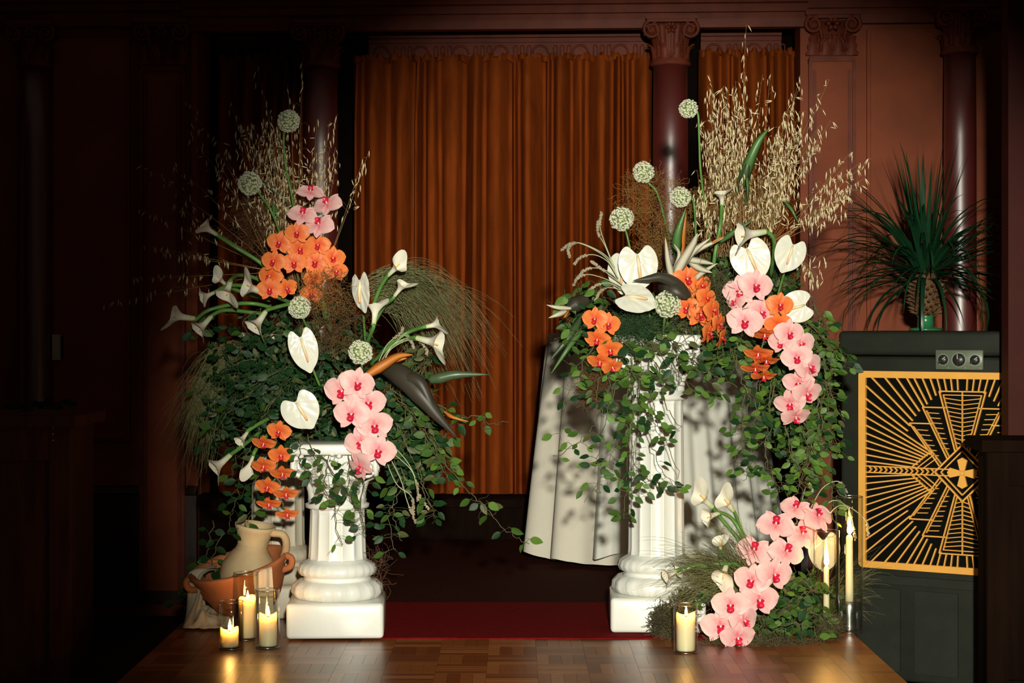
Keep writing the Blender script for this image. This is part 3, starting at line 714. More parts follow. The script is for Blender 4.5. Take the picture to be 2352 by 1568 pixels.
# ================================================================ HEATER WITH GOLD GRILLE
HY = 5.6; HA = R(-32)
h0 = at(1930, 745, HY); h0.z = -0.30
HT = M.Translation(h0) @ M.Rotation(HA, 4, 'Z')      # local x along the front, y to the back
def hx(px):
    r = (px-1176)/F; return (r*HY - h0.x)/(cos(HA) - r*sin(HA))
def hz(px, py):
    Y = HY + hx(px)*sin(HA); return CH - (py-HZ)*Y/F + 0.30
g0 = hx(1976); gc_ = hx(2213); gw = gc_-g0; gz1 = hz(1976, 851); gz0 = hz(1976, 1300); gzc = hz(2213, 1085); gh = (gz1-gz0)/2; gzc = (gz0+gz1)/2
HH = hz(1976, 760); HW = gw*2 + g0*2
t = thing('gas_heater', h0 + V((0.3, 0, 0)), 'black cabinet heater with a gold sunburst grille and three knobs', 'heater')
add('cabinet', bevel_box(0, HW, 0, 0.36, 0.02, HH-0.075, 0.012, 2, 'cabinet', mHeat), t, HT)
add('top_hood', bevel_box(-0.004, HW+0.004, -0.012, 0.366, HH-0.072, HH, 0.014, 3, 'top_hood', mHeat), t, HT)
b = MB(); b.box(g0+0.01, g0+gw*2-0.01, -0.004, 0.002, gz0+0.01, gz1-0.01); add('grille_backing', b.mesh('grille_backing', mVoid2, False), t, HT)
for k in range(4):
    xk = 0.06 + k*(HW-0.06)/4
    b = MB(); b.box(xk, xk+HW/4-0.06, -0.006, 0.002, 0.05, gz0-0.06); add('lower_panel', b.mesh('lower_panel', mHeat, False), t, HT)
b = MB(); b.box(0.02, HW-0.02, -0.010, 0.002, gz0-0.045, gz0-0.02); add('lower_rail', b.mesh('lower_rail', mHeat, False), t, HT)
px0, px1 = hx(2153), hx(2262); pz0, pz1 = hz(2153, 848), hz(2153, 803)
cpn = add('control_plate', bevel_box(px0, px1, -0.018, -0.008, pz0, pz1, 0.002, 1, 'control_plate', mPanel), t, HT)
for k, (kp, kr, an) in enumerate(((2171, 0.0145, 40), (2207, 0.0185, 92), (2244, 0.0145, 38))):
    kx = hx(kp); kz = (pz0+pz1)/2
    b = MB(); b.lathe([(kr, 0), (kr, 0.003), (kr*0.85, 0.008), (0.001, 0.009)], 32); 
    b.xf(M.Translation((kx, -0.018, kz)) @ M.Rotation(R(90), 4, 'X'))
    kn = add('knob', b.mesh('knob', mKnob), cpn, HT)
    b = MB(); b.box(-kr*.95, kr*.95, -0.0022, 0.0022, 0.004, 0.013); b.xf(M.Translation((kx, -0.018, kz)) @ M.Rotation(R(90), 4, 'X') @ M.Rotation(R(an), 4, 'Z')); 
    b.mi = 1; s0 = len(b.v); b.box(kr*.15, kr*.9, -0.0012, 0.0012, 0.013, 0.0136); b.xf(M.Translation((kx, -0.018, kz)) @ M.Rotation(R(90), 4, 'X') @ M.Rotation(R(an), 4, 'Z'), s0)
    add('knob_grip', b.mesh('knob_grip', [mKnob, mMark], False), cpn, HT)
    b = MB(); b.tube([V((kx+1.12*kr*cos(a), -0.0182, kz+1.12*kr*sin(a))) for a in [2*pi*q/30 for q in range(31)]], 0.0006, 4); b.box(kx+kr*1.0, kx+kr*1.0+.002, -0.0186, -0.018, pz0+0.004, pz0+0.007)
    add('dial_mark', b.mesh('dial_mark', mMark), cpn, HT)
# gold frame with rounded corners, then every bar of the pattern
def rrect(w_, h_, r, n=6):
    pts = []
    for cx, cz, a0 in ((w_-r, h_-r, 0), (-w_+r, h_-r, 90), (-w_+r, -h_+r, 180), (w_-r, -h_+r, 270)):
        for k in range(n+1): a = R(a0 + 90*k/n); pts.append((cx+r*cos(a), cz+r*sin(a)))
    return pts
o1 = rrect(gw, gh, 0.014); i1 = rrect(gw-0.022, gh-0.020, 0.004); n = len(o1)
b = MB(); vs_ = [(gc_+x, -0.016, gzc+z) for x, z in o1] + [(gc_+x, -0.016, gzc+z) for x, z in i1] + [(gc_+x, 0, gzc+z) for x, z in o1] + [(gc_+x, 0, gzc+z) for x, z in i1]
fs_ = []
for k in range(n):
    q = (k+1) % n; fs_ += [(k, q, n+q, n+k), (k, 2*n+k, 2*n+q, q), (n+k, n+q, 3*n+q, 3*n+k)]
b.add(vs_, fs_); gf = add('grille_frame', b.mesh('grille_frame', mGold, False), t, HT)
b = MB(); b.box(-0.5, 0.5, -0.5, 0.5, -0.5, 0.5); bar_me = b.mesh('grille_bar', mGold, False)
U = gw/238.0                                         # one photograph pixel on the grille
iw, ih = gw-0.021, gh-0.019
def bar(x0, z0, x1, z1, wd=2.6, nm='grille_bar'):
    x0, z0, x1, z1 = x0*U, z0*U, x1*U, z1*U
    dx, dz = x1-x0, z1-z0; L_ = sqrt(dx*dx+dz*dz)
    m_ = M.Translation((gc_+(x0+x1)/2, -0.0085, gzc+(z0+z1)/2)) @ M.Rotation(-math.atan2(dz, dx), 4, 'Y') @ M.Diagonal((L_, 0.008, wd*U, 1))
    add(nm, bar_me, gf, HT @ m_)
IW, IH = iw/U, ih/U
def mir(x0, z0, x1, z1, wd=2.6):
    for sx in (-1, 1):
        for sz in (-1, 1): bar(sx*x0, sz*z0, sx*x1, sz*z1, wd)
tiers = [(52, 178, 16, 46), (90, 142, 34, 30), (120, 106, 52, 14)]
for (tw, tz, bw, bz) in tiers:
    mir(tw, tz, bw, bz, 2.8); mir(tw-9, tz-7, bw-5, bz+4, 2.0)
    mir(tw, tz, (tiers[tiers.index((tw, tz, bw, bz))-1][0]*0.72 if tw > 60 else 0), tz, 2.8)
mir(43, 170, 0, 170, 2.0)
for sz in (-1, 1): bar(0, sz*60, 0, sz*178, 2.2)
for k in range(11):
    z = 66 + k*9.6; hw_ = 12 + 31*(z-50)/125; mir(0, z-4, hw_, z+1, 1.8)
for k in range(8):
    z = 52 + k*11; mir(26 + (z-40)*0.30, z, 32 + (z-30)*0.45, z+1, 1.8)
for k in range(6):
    z = 36 + k*11; mir(46 + (z-20)*0.45, z, 54 + (z-14)*0.62, z+1, 1.8)
mir(62, 0, 0, 62, 3.4); mir(48, 0, 0, 48, 2.6)                         # diamond
mir(118, 6, 72, 44, 2.8); mir(104, 6, 66, 36, 2.2); mir(90, 6, 58, 30, 2.0)
for sx in (-1, 1):
    for z in (-7, 7): bar(sx*28, z, sx*IW, z, 2.6)
    for k in range(13):
        x = 64 + k*12.0
        for z in (-1, 1): bar(sx*x, 0, sx*(x+6), z*6, 2.8, 'chevron_bar')
def ray(deg, r0, wd=3.0):
    c_, s_ = cos(R(deg)), sin(R(deg)); r1 = min(IW/max(1e-6, c_), IH/max(1e-6, s_))
    mir(r0*c_, r0*s_, r1*c_, r1*s_, wd)
for k in range(8): ray(4.4+k*3.9, 106 - k*4)
for k in range(6): ray(35.5 + k*4.6, 152 + 3*k, 3.2)
for k in range(3): ray(62 + k*4.3, 168 + 5*k, 3.0)
for k in range(4): ray(74.6 + k*4.1, 181, 2.6)
b = MB()                                             # the small flared cross in the diamond
for k in range(4):
    a = k*pi/2; c_, s_ = cos(a), sin(a); q = [(4, -5), (28, -11), (34, 0), (28, 11), (4, 5)]
    vs_ = [(gc_+(x*c_-z*s_)*U, y, gzc+(x*s_+z*c_)*U) for y in (-0.013, -0.005) for x, z in q]
    b.add(vs_, [(4, 3, 2, 1, 0), (0, 1, 6, 5), (1, 2, 7, 6), (2, 3, 8, 7), (3, 4, 9, 8)])
b.box(gc_-5*U, gc_+5*U, -0.013, -0.005, gzc-5*U, gzc+5*U); add('cross_emblem', b.mesh('cross_emblem', mGold, False), gf, HT)

# ================================================================ PALM ON THE HEATER
py_ = 5.93; pb_ = V(((2126-1176)*py_/F, py_, HH-0.30))
t = thing('potted_palm', pb_, 'dark green spiky palm in a small green pot on the black heater', 'palm')
b = MB(); b.lathe([(0.052, 0.0), (0.055, 0.004), (0.05, 0.008), (0.026, 0.010), (0.025, 0.042), (0.028, 0.048), (0.022, 0.049)], 32); add('pot', b.mesh('pot', mPot), t, M.Translation(pb_))
b = MB(); b.lathe([(0.024, 0.046), (0.040, 0.075), (0.043, 0.11), (0.038, 0.15), (0.030, 0.19)], 24, lambda r, z, th, i: r*(1+0.07*sin(th*7+i*2)));
for k in range(90):
    a = k*2.4; z = 0.05 + 0.105*k/90; r = 0.028 + 0.016*min(1, (z-.045)/.035)
    o = V((cos(a), sin(a), 0)); p0 = o*r*0.92 + V((0, 0, z))
    b.tube([p0, p0 + o*0.012 + V((0, 0, 0.004)), p0 + o*(0.02+rnd(0, .012)) + V((0, 0, 0.010+rnd(-.01, .006)))], [0.006, 0.004, 0.0006], 5)
add('trunk', b.mesh('trunk', mTrunk), t, M.Translation(pb_))
rr = random.Random(12)
for k in range(150):
    up = k < 26
    a = rr.uniform(0, 2*pi); el = rr.uniform(R(70), R(90)) if up else rr.uniform(R(-8), R(66))
    L_ = rr.uniform(0.36, 0.44) if up else rr.uniform(0.30, 0.50)
    droop = 0.02 if up else rr.uniform(0.08, 0.5)*(1 if rr.random() < 0.6 else 1.7)
    o = V((cos(a), sin(a)*0.8, 0)); wd = rr.uniform(0.005, 0.009); st = pb_ + V((0, 0, 0.15 + rr.uniform(0, 0.06))) + o*0.012
    n = 9; pts = []
    for i in range(n+1):
        s_ = i/n; ang = el - droop*3.0*s_*s_
        if i == 0: pts.append(st)
        else: pts.append(pts[-1] + (o*cos(ang) + V((0, 0, sin(ang))))*(L_/n))
    b = MB(); side_ = V((-o.y, o.x, 0)).normalized(); vs_ = []
    for i, p in enumerate(pts):
        ww = wd*(0.6+0.4*min(1, i/2))*(1-(i/n)**2.2*0.96)
        vs_ += [p - side_*ww + V((0, 0, ww*0.35)), p - V((0, 0, ww*.2)), p + side_*ww + V((0, 0, ww*0.35))]
    b.add(vs_, [f for i in range(n) for f in ((3*i, 3*i+1, 3*i+4, 3*i+3), (3*i+1, 3*i+2, 3*i+5, 3*i+4))])
    add('palm_leaf', b.mesh('palm_leaf', mPalm), t)

# ================================================================ FLOWER MODELS
def petal_mesh(name, L_, W_, m, ang, z0=0.0, cup=0.10, claw=0.25, pw=0.75, nu=7, nv=6, curl=0.0):
    """petal from the throat outwards; ang 0 = to the right, 90 = up"""
    b = MB(); c_, s_ = cos(R(ang)), sin(R(ang))
    def fn(u, v):
        q = u**pw; hw_ = W_*0.5*max(0.0, (sin(pi*min(1, q*0.985+0.005)))**0.62)*(claw + (1-claw)*min(1, u*2.6))
        if u > 0.985: hw_ *= 0.35
        x = u*L_; y = (v*2-1)*hw_
        z = z0 + cup*(u*u*0.5 - 0.5*u) + 0.10*(y*y)/(W_*W_*0.25+1e-6)*W_*0.5 - curl*u**3 - 0.025*abs(v*2-1)*0 + 0.012*sin(v*9+u*5)
        return (x*c_ - y*s_, x*s_ + y*c_, z)
    b.grid(fn, nu, nv); return b
def join(*bs):
    o = MB()
    for b in bs: o.add(b.v, b.f)
    return o
def orchid_meshes(key, ms, mp, ml):
    sep = join(petal_mesh('', 0.46, 0.30, ms, 90, -0.03, -0.10), petal_mesh('', 0.47, 0.29, ms, -52, -0.035, -0.10), petal_mesh('', 0.47, 0.29, ms, -128, -0.035, -0.10))
    sep.tube([V((0, 0, -0.03)), V((0, 0.03, -0.14)), V((0, 0.10, -0.25))], [0.03, 0.02, 0.016], 6)
    pr = petal_mesh('', 0.52, 0.60, mp, 9, 0.0, -0.10, 0.22, 0.80, 8, 8, 0.05); pl = petal_mesh('', 0.52, 0.60, mp, 171, 0.0, -0.10, 0.22, 0.80, 8, 8, 0.05)
    lip = MB()
    def mid(u, v):
        hw_ = 0.095*sin(pi*(0.15+0.8*u))**0.7; return ((v*2-1)*hw_, -0.03-0.17*u, 0.055 + 0.10*sin(u*2.6) + 0.5*((v*2-1)*hw_)**2/0.07)
    lip.grid(mid, 6, 4)
    for s in (-1, 1):
        def sl(u, v, s=s):
            hw_ = 0.040*sin(pi*(0.1+0.85*u))**0.7; return (s*(0.02+0.075*u), -0.035+0.045*u+(v*2-1)*hw_, 0.04+0.13*u - 0.03*v)
        lip.grid(sl, 4, 3)
    lip.tube([V((0, -0.03, 0.05)), V((0, -0.045, 0.09)), V((0, -0.06, 0.11))], [0.02, 0.03, 0.01], 7)
    cl = MB(); cl.tube([V((0, 0.01, 0.0)), V((0, 0.005, 0.06)), V((0, -0.015, 0.10)), V((0, -0.03, 0.105))], [0.022, 0.026, 0.028, 0.012], 8)
    return [sep.mesh(key+'_sepals', ms), pr.mesh(key+'_petal', mp), pl.mesh(key+'_petal', mp), lip.mesh(key+'_lip', ml), cl.mesh(key+'_column', mCol)]
ORP = orchid_meshes('pink', mPink, mPinkP, mPinkL); ORO = orchid_meshes('orange', mOra, mOraP, mOraL)
def spray(kind, root, fl, d, label, dd=0.0):
    """root: pixel and depth where the stem leaves the foliage; fl: (x, y, width px, yaw, pitch, roll)"""
    ms = ORP if kind == 'p' else ORO; rr = random.Random(len(label)*7 + int(fl[0][0]))
    pts = []
    for i, q in enumerate(fl): pts.append(at(q[0], q[1], d + dd*i/max(1, len(fl)-1) + 0.014*(i % 3) - 0.01))
    st = [at(*root)] + [(pts[max(0, i-1)] + pts[i] + pts[min(len(pts)-1, i+1)])/3 + V((0, 0.035, 0)) for i in range(len(pts))]
    t = thing('orchid_spray', st[0], label, 'orchid', 'pink orchid sprays' if kind == 'p' else 'orange orchid sprays')
    b = MB(); sm = smoothpath(st, 4); b.tube(sm, [0.0032 - 0.0015*i/len(sm) for i in range(len(sm))], 6)
    for i, p in enumerate(pts): b.tube([st[i+1], (st[i+1]+p)/2 + V((0, 0.004, 0.004)), p + V((0, 0.012, 0.006))], [0.0018, 0.0016, 0.0016], 5)
    add('stem', b.mesh('stem', mVine), t)
    for q, p in zip(fl, pts):
        x, y, w_ = q[:3]; yaw = q[3] if len(q) > 3 else 0; pit = q[4] if len(q) > 4 else 6; rol = q[5] if len(q) > 5 else 0
        mt = face_m(p, yaw + rr.uniform(-9, 9), pit + rr.uniform(-6, 6), rol + rr.uniform(-10, 10), w_*d/F)
        bl = add('blossom', ms[0], t, mt)
        for nm, me in zip(('petal', 'petal', 'lip', 'column'), ms[1:]): add(nm, me, bl, mt)
    return t

# calla: a rolled funnel with one pointed, curled lip
def calla_mesh():
    b = MB()
    def fn(u, v):
        th = 2*pi*(v-0.5)*1.06; c_ = cos(th)
        r = 0.075 + 0.055*u + 0.26*max(0, u-0.35)**2*2.0
        lip = max(0, c_)**3
        r += 0.30*lip*max(0, u-0.55)**1.5*3.0*0.6 + 0.05*max(0, u-0.6)*(1-c_)*0.6
        z = u*(0.82 + 0.30*lip) - (1-lip)*0.20*max(0, u-.5)*(1 + 0.5*(1 if abs(v-.5) > .42 else 0)) - 0.10*max(0, u-0.82)*5*lip*0.5
        k = 0.012 if v > 0.9 else 0
        return ((r+k)*cos(th), (r+k)*sin(th), z)
    b.grid(fn, 14, 26)
    return b.mesh('spathe', mCalla)
CAL = calla_mesh()
b = MB(); b.tube([V((0.0, 0, 0.15)), V((0.01, 0, 0.45)), V((0.02, 0, 0.70))], [0.022, 0.030, 0.018], 8); CALS = b.mesh('spadix', mSpadY)
def calla(mouth, base, stem, d, label, roll=0, dm=-0.03, wide=1.0, group='white calla lilies'):
    B = at(base[0], base[1], d); Mo = at(mouth[0], mouth[1], d+dm); ax = Mo - B; L_ = ax.length
    t = thing('calla_lily', B, label, 'calla lily', group)
    z = ax.normalized(); dn = V((0, -0.5, -1)); x = (dn - z*dn.dot(z)).normalized(); x = M.Rotation(R(roll), 3, z) @ x; y = z.cross(x)
    m3 = M((x, y, z)).transposed().to_4x4()
    mt = M.Translation(B) @ m3 @ M.Diagonal((L_*wide, L_*wide, L_, 1))
    add('spathe', CAL, t, mt); add('spadix', CALS, t, mt)
    pts = [B + z*0.10*L_, B - z*0.004] + [at(*(q if len(q) > 2 else (*q, d+0.03))) for q in stem]
    sm = smoothpath(pts, 5); b = MB(); b.tube(sm, [0.0050 if i > 2 else 0.0046 for i in range(len(sm))], 8); add('stem', b.mesh('stem', mStemG), t)

# anthurium: heart-shaped spathe with a finger-like spadix
def heart(nr=8, na=56):
    H = []
    for k in range(na):
        a = 2*pi*k/na; d_ = abs((a+pi) % (2*pi) - pi)          # a = 0 at the notch
        x = 0.5*sin(a)*(1 + 0.07*cos(a)); y = 0.50*cos(a) - 0.27*math.exp(-(d_/0.34)**2) - 0.07*math.exp(-((pi-d_)/0.25)**2)
        H.append((x, y))
    A = (0.0, 0.20); b = MB(); vs_ = [(A[0], A[1], -0.02)]
    for i in range(1, nr+1):
        f = i/nr
        for k in range(na):
            x = A[0] + (H[k][0]-A[0])*f; y = A[1] + (H[k][1]-A[1])*f
            r = sqrt((x-A[0])**2 + (y-A[1])**2); an = math.atan2(y-A[1], x-A[0])
            z = 0.10*abs(x)**1.2 - 0.16*r*r + 0.0045*sin(an*14)*min(1, r*4) + 0.022*noise.noise(V((x*7, y*7, 0)))*min(1, r*5)
            if f > 0.93: z -= 0.006
            vs_.append((x, y, z))
    fs_ = [(0, 1+k, 1+(k+1) % na) for k in range(na)]
    for i in range(nr-1):
        o = 1+i*na; fs_ += [(o+k, o+na+k, o+na+(k+1) % na, o+(k+1) % na) for k in range(na)]
    b.add(vs_, fs_); return b.mesh('spathe', mAnth)
ANT = heart()
b = MB(); b.tube([V((0, 0, 0)), V((0.005, -0.16, 0.045)), V((0.01, -0.32, 0.075)), V((0.015, -0.50, 0.09)), V((0.016, -0.53, 0.09))], [0.034, 0.046, 0.043, 0.032, 0.010], 10); ANTS = b.mesh('spadix', mSpad)
def anthurium(x, y, w_, h_, d, root, label, yaw=0, pitch=0, roll=0):
    p = at(x, y, d); s = d/F; mt = face_m(p, yaw, pitch, roll, (w_*s, h_*s, (w_+h_)/2*s))
    A = mt @ V((0, 0.20, -0.02))
    t = thing('anthurium', A, label, 'anthurium', 'white anthuriums')
    add('spathe', ANT, t, mt); add('spadix', ANTS, t, mt @ M.Translation((0, 0.20, -0.01)))
    b = MB(); b.tube(smoothpath([A, A + V((0, 0.03, -0.01)), at(*root)], 5), 0.0032, 7); add('stem', b.mesh('stem', mStemG), t)

# allium: a ball of tiny stars on threads
def allium_meshes(seed):
    rr = random.Random(seed); b = MB(); c = MB(); n = 300
    c.lathe([(0.02, -0.32), (0.22, -0.26), (0.32, -0.05), (0.30, 0.12), (0.18, 0.27), (0.02, 0.32)], 14)
    for k in range(n):
        zz = 1 - 2*(k+0.5)/n; a = k*2.39996; q = sqrt(1-zz*zz); o = V((q*cos(a), q*sin(a), zz)); o = (o + V((rr.gauss(0, .09), rr.gauss(0, .09), rr.gauss(0, .09)))).normalized()
        L_ = rr.uniform(0.82, 1.05); c.tube([o*0.3, o*L_], [0.010, 0.008], 3, False)
        u = o.orthogonal().normalized(); w_ = o.cross(u); ph_ = rr.uniform(0, 6)
        for j in range(6):
            f = ph_ + j*pi/3; e = u*cos(f) + w_*sin(f); s_ = u*cos(f+pi/2) + w_*sin(f+pi/2)
            b.add([o*L_*0.97, o*(L_+0.03) + e*0.05 + s_*0.024, o*(L_+0.06) + e*0.135, o*(L_+0.03) + e*0.05 - s_*0.024], [(0, 1, 2, 3)])
        b.tube([o*L_, o*(L_+0.09)], [0.016, 0.010], 4)
    return b.mesh('florets', mAll, False), c.mesh('core', mAllG)
ALL = [allium_meshes(1), allium_meshes(2)]
def allium(x, y, r, stem, d, label):
    c = at(x, y, d); s = r*d/F; mt = M.Translation(c) @ M.Rotation(x*0.7, 4, 'Z') @ M.Rotation(y*0.3, 4, 'X') @ M.Scale(s*0.95, 4)
    t = thing('allium', c - V((0, 0, s)), label, 'allium', 'pale allium heads'); me = ALL[int(x) % 2]
    add('flower_head', me[0], t, mt); add('head_core', me[1], t, mt)
    pts = [c] + [at(*(q if len(q) > 2 else (*q, d+0.03))) for q in stem]; b = MB(); b.tube(smoothpath(pts, 6), 0.0028, 7); add('stem', b.mesh('stem', mStemG), t)

# ---------------------------------------------------------------- foliage models
def leaf_mesh(m, wid=0.55, fold=0.25, bend=0.25):
    b = MB()
    def fn(u, v):
        hw_ = wid*0.5*max(0, sin(pi*u**0.85))**0.8; x = (v*2-1)*hw_
        return (x, u, fold*abs(x) - bend*u*u*0.6 + 0.02*sin(u*9)*abs(v*2-1))
    b.grid(fn, 6, 2); b.tube([V((0, -0.25, 0.02)), V((0, 0.02, 0))], 0.014, 3, False)
    return b.mesh('leaf', m)
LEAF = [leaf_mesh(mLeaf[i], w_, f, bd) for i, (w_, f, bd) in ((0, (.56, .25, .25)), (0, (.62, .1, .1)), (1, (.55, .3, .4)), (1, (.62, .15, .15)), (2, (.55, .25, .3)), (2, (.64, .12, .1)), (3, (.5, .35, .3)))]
VR = random.Random(77)
def leaf_matrix(p, rr, size, lat, drop=0.7):
    d_ = V((lat*rr.uniform(0.3, 1.0), rr.uniform(-0.55, 0.35), -rr.uniform(-0.5, 1.0)*drop - 0.15))
    nn = V((rr.uniform(-0.9, 0.9), -1.0, rr.uniform(-0.3, 1.0)))
    return dir_m(p, d_, nn, size)
def vine(path, label, group, size=0.030, step=0.020, seedm=0, dens=1.0, bright=0.5, tips=True):
    rr = VR; pts = smoothpath([at(*p) for p in path], 8)
    pts = [p + V((rr.gauss(0, .003), rr.gauss(0, .003), rr.gauss(0, .003))) for p in pts]
    t = thing('vine', pts[0], label, 'vine', group)
    b = MB(); b.tube(pts, [0.0017 - 0.0009*i/len(pts) for i in range(len(pts))], 4, False)
    acc = 0; lv = []; sd = 1; ph_ = rr.uniform(0, 6.3)
    for i in range(1, len(pts)):
        acc += (pts[i]-pts[i-1]).length
        while acc > step:
            acc -= step; sd = -sd
            cl_ = 0.5 + 0.5*sin(i*0.42 + ph_)
            if rr.random() > dens*(0.45 + 0.75*cl_): continue
            o = V((sd*rr.uniform(0.006, 0.024), rr.uniform(-0.022, 0.012), rr.uniform(-0.014, 0.012)))
            b.tube([pts[i], pts[i] + o*0.6 + V((0, 0, 0.002)), pts[i]+o], 0.0006, 3, False)
            lv.append((pts[i]+o, sd))
            if rr.random() < 0.75*cl_:
                o2 = V((-sd*rr.uniform(0.008, 0.02), rr.uniform(-0.02, 0.01), rr.uniform(-0.015, 0.01))); lv.append((pts[i]+o2, -sd)); b.tube([pts[i], pts[i]+o2], 0.0006, 3, False)
            if tips and rr.random() < 0.22:                                      # a thin wiry tendril
                q = pts[i].copy(); tp = [q.copy()]; dv = V((rr.uniform(-1, 1), rr.uniform(-.6, .3), rr.uniform(-.8, .5))).normalized()
                for _ in range(6): dv = (dv + V((rr.gauss(0, .5), rr.gauss(0, .5), rr.gauss(0, .5)))).normalized(); q = q + dv*0.009; tp.append(q.copy())
                b.tube(tp, 0.0005, 3, False)
    add('stem', b.mesh('stem', mVine), t)
    for p, s_ in lv:
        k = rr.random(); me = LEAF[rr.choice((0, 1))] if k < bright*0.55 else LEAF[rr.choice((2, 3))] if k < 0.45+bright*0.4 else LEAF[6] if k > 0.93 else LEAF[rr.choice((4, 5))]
        add('leaf', me, t, leaf_matrix(p, rr, size*rr.uniform(0.7, 1.2), s_))
    return t
def foliage(px, py, d, rx, ry, rd, n, label, size=0.026, mi=(1, 2, 2, 3), seed=0):
    """dense inner greenery nobody could count"""
    rr = random.Random(seed + int(px)); b = MB(); c = at(px, py, d); s = d/F
    for k in range(n):
        while True:
            q = V((rr.uniform(-1, 1), rr.uniform(-1, 1), rr.uniform(-1, 1)))
            if q.length < 1: break
        p = c + V((q.x*rx*s, q.y*rd, q.z*ry*s)); sz = size*rr.uniform(0.6, 1.25)
        dr = V((rr.uniform(-1, 1), rr.uniform(-0.6, 0.4), rr.uniform(-1, 0.6))).normalized(); nn = V((rr.uniform(-1, 1), -1, rr.uniform(-.4, 1))); z = (nn - dr*nn.dot(dr)).normalized(); x = dr.cross(z)
        b.mi = rr.choice(mi); w_ = sz*0.25
        b.add([p, p+dr*sz*.4-x*w_+z*w_*.3, p+dr*sz*.45, p+dr*sz*.4+x*w_+z*w_*.3, p+dr*sz*.8-x*w_*.6, p+dr*sz*.8+x*w_*.6, p+dr*sz-z*.1*sz], [(0, 1, 2), (0, 2, 3), (1, 4, 6, 2), (2, 6, 5, 3)])
        if k % 5 == 0:
            p2 = p.copy(); tp = [p]; dv = dr
            b.mi = 4
            for _ in range(4): dv = (dv + V((rr.gauss(0, .4), rr.gauss(0, .4), rr.gauss(0, .4)))).normalized(); p2 = p2 - dv*0.014; tp.append(p2.copy())
            b.tube(tp, 0.0007, 3, False)
    add('leafy_foliage', b.mesh('leafy_foliage', mLeaf + [mVine]), None, None, label, 'foliage', None, 'stuff')
def fuzz(px, py, d, rx, ry, rd, n, m, label, name='smoke_bush', cat='foliage', th=0.00036, seg=5, sl=0.007, seed=1, dots=True, up=0.3):
    rr = random.Random(seed+int(px)); b = MB(); c = at(px, py, d); s = d/F
    for k in range(n):
        while True:
            q = V((rr.uniform(-1, 1), rr.uniform(-1, 1), rr.uniform(-1, 1)))
            if q.length < 1 and rr.random() > q.length**3*0.8 and noise.noise(q*2.6 + V((px, py, 0))) > 0.02: break
        p = c + V((q.x*rx*s, q.y*rd, q.z*ry*s)); dv = (V((rr.gauss(0, 1), rr.gauss(0, 1), rr.gauss(0, 1))).normalized() + q*0.8 + V((0, 0, up))).normalized(); tp = [p.copy()]
        for _ in range(seg): dv = (dv + V((rr.gauss(0, .45), rr.gauss(0, .45), rr.gauss(0, .45)))).normalized(); p = p + dv*sl; tp.append(p.copy())
        b.tube(tp, th, 3, False)
        if dots: r = th*rr.uniform(1.5, 3.2); b.add([p+V((r, 0, 0)), p+V((-r, r, 0)), p+V((-r, -r, 0)), p+V((0, 0, r*1.5)), p-V((0, 0, r*1.5))], [(0, 1, 3), (1, 2, 3), (2, 0, 3), (1, 0, 4), (2, 1, 4), (0, 2, 4)])
    add(name, b.mesh(name, m), None, None, label, cat, None, 'stuff')
def tuft(roots, ends, arch, n, m, label, name='bear_grass', rad=0.0009, seed=1, spread=0.03, group=None):
    """arching fine blades from a root area to an end area: pixel boxes with depths"""
    rr = random.Random(seed); b = MB()
    for k in range(n):
        a = at(rr.uniform(*roots[0]), rr.uniform(*roots[1]), rr.uniform(*roots[2]))
        u = rr.random(); e0, e1 = ends; e = tuple(e0[i] + (e1[i]-e0[i])*u for i in range(3)); z = at(e[0]+rr.gauss(0, spread*900), e[1]+rr.gauss(0, spread*900), e[2]+rr.gauss(0, 0.06))
        L_ = rr.uniform(0.72, 1.08); mid_ = (a+z)/2 + V((rr.gauss(0, .012), rr.gauss(0, .02), arch*rr.uniform(0.6, 1.15)))
        pts = []
        for i in range(10):
            t_ = i/9*L_; pts.append(a*(1-t_)**2 + mid_*2*t_*(1-t_) + z*t_*t_)
        b.tube(pts, [rad*(1-0.75*i/9) for i in range(10)], 3, False)
    add(name, b.mesh(name, m), None, None, label, 'grass', group, 'stuff')
def spike_mesh(seed):
    rr = random.Random(seed); b = MB()
    for k in range(46):
        z = k/46; a = k*2.4; r = 0.11*(1-0.5*z); o = V((cos(a)*r, sin(a)*r, z)); b.tube([o*0.4 + V((0, 0, z*.6)), o + V((0, 0, 0.03))], [0.045, 0.03], 5)
    return b.mesh('seed_head', mSeed)
SPK = spike_mesh(3)
def seedstalk(pts, d, label, L_=34, group='curled grey seed stalks'):
    """pixel path root to tip; the tip carries a knobbly curved seed head"""
    P = smoothpath([at(*(q if len(q) > 2 else (*q, d))) for q in pts], 7)
    t = thing('seed_stalk', P[0], label, 'seed stalk', group)
    s = d/F; acc = 0; k = len(P)-1
    while k > 1 and acc < L_*s: acc += (P[k]-P[k-1]).length; k -= 1
    b = MB(); b.tube(P[:k+2], 0.0013, 5); add('stem', b.mesh('stem', mSeedS), t)
    b = MB(); rr = random.Random(int(pts[0][0]))
    hp = P[k:]
    b.tube(hp, 0.0012, 5)
    for i in range(len(hp)-1):
        for j in range(7):
            p = hp[i].lerp(hp[i+1], j/7); a = rr.uniform(0, 6.3); o = V((cos(a), rr.uniform(-1, 1), sin(a)))*0.0035
            b.tube([p, p+o*1.1], [0.0014, 0.0019], 5)
    add('seed_head', b.mesh('seed_head', mSeed), t)
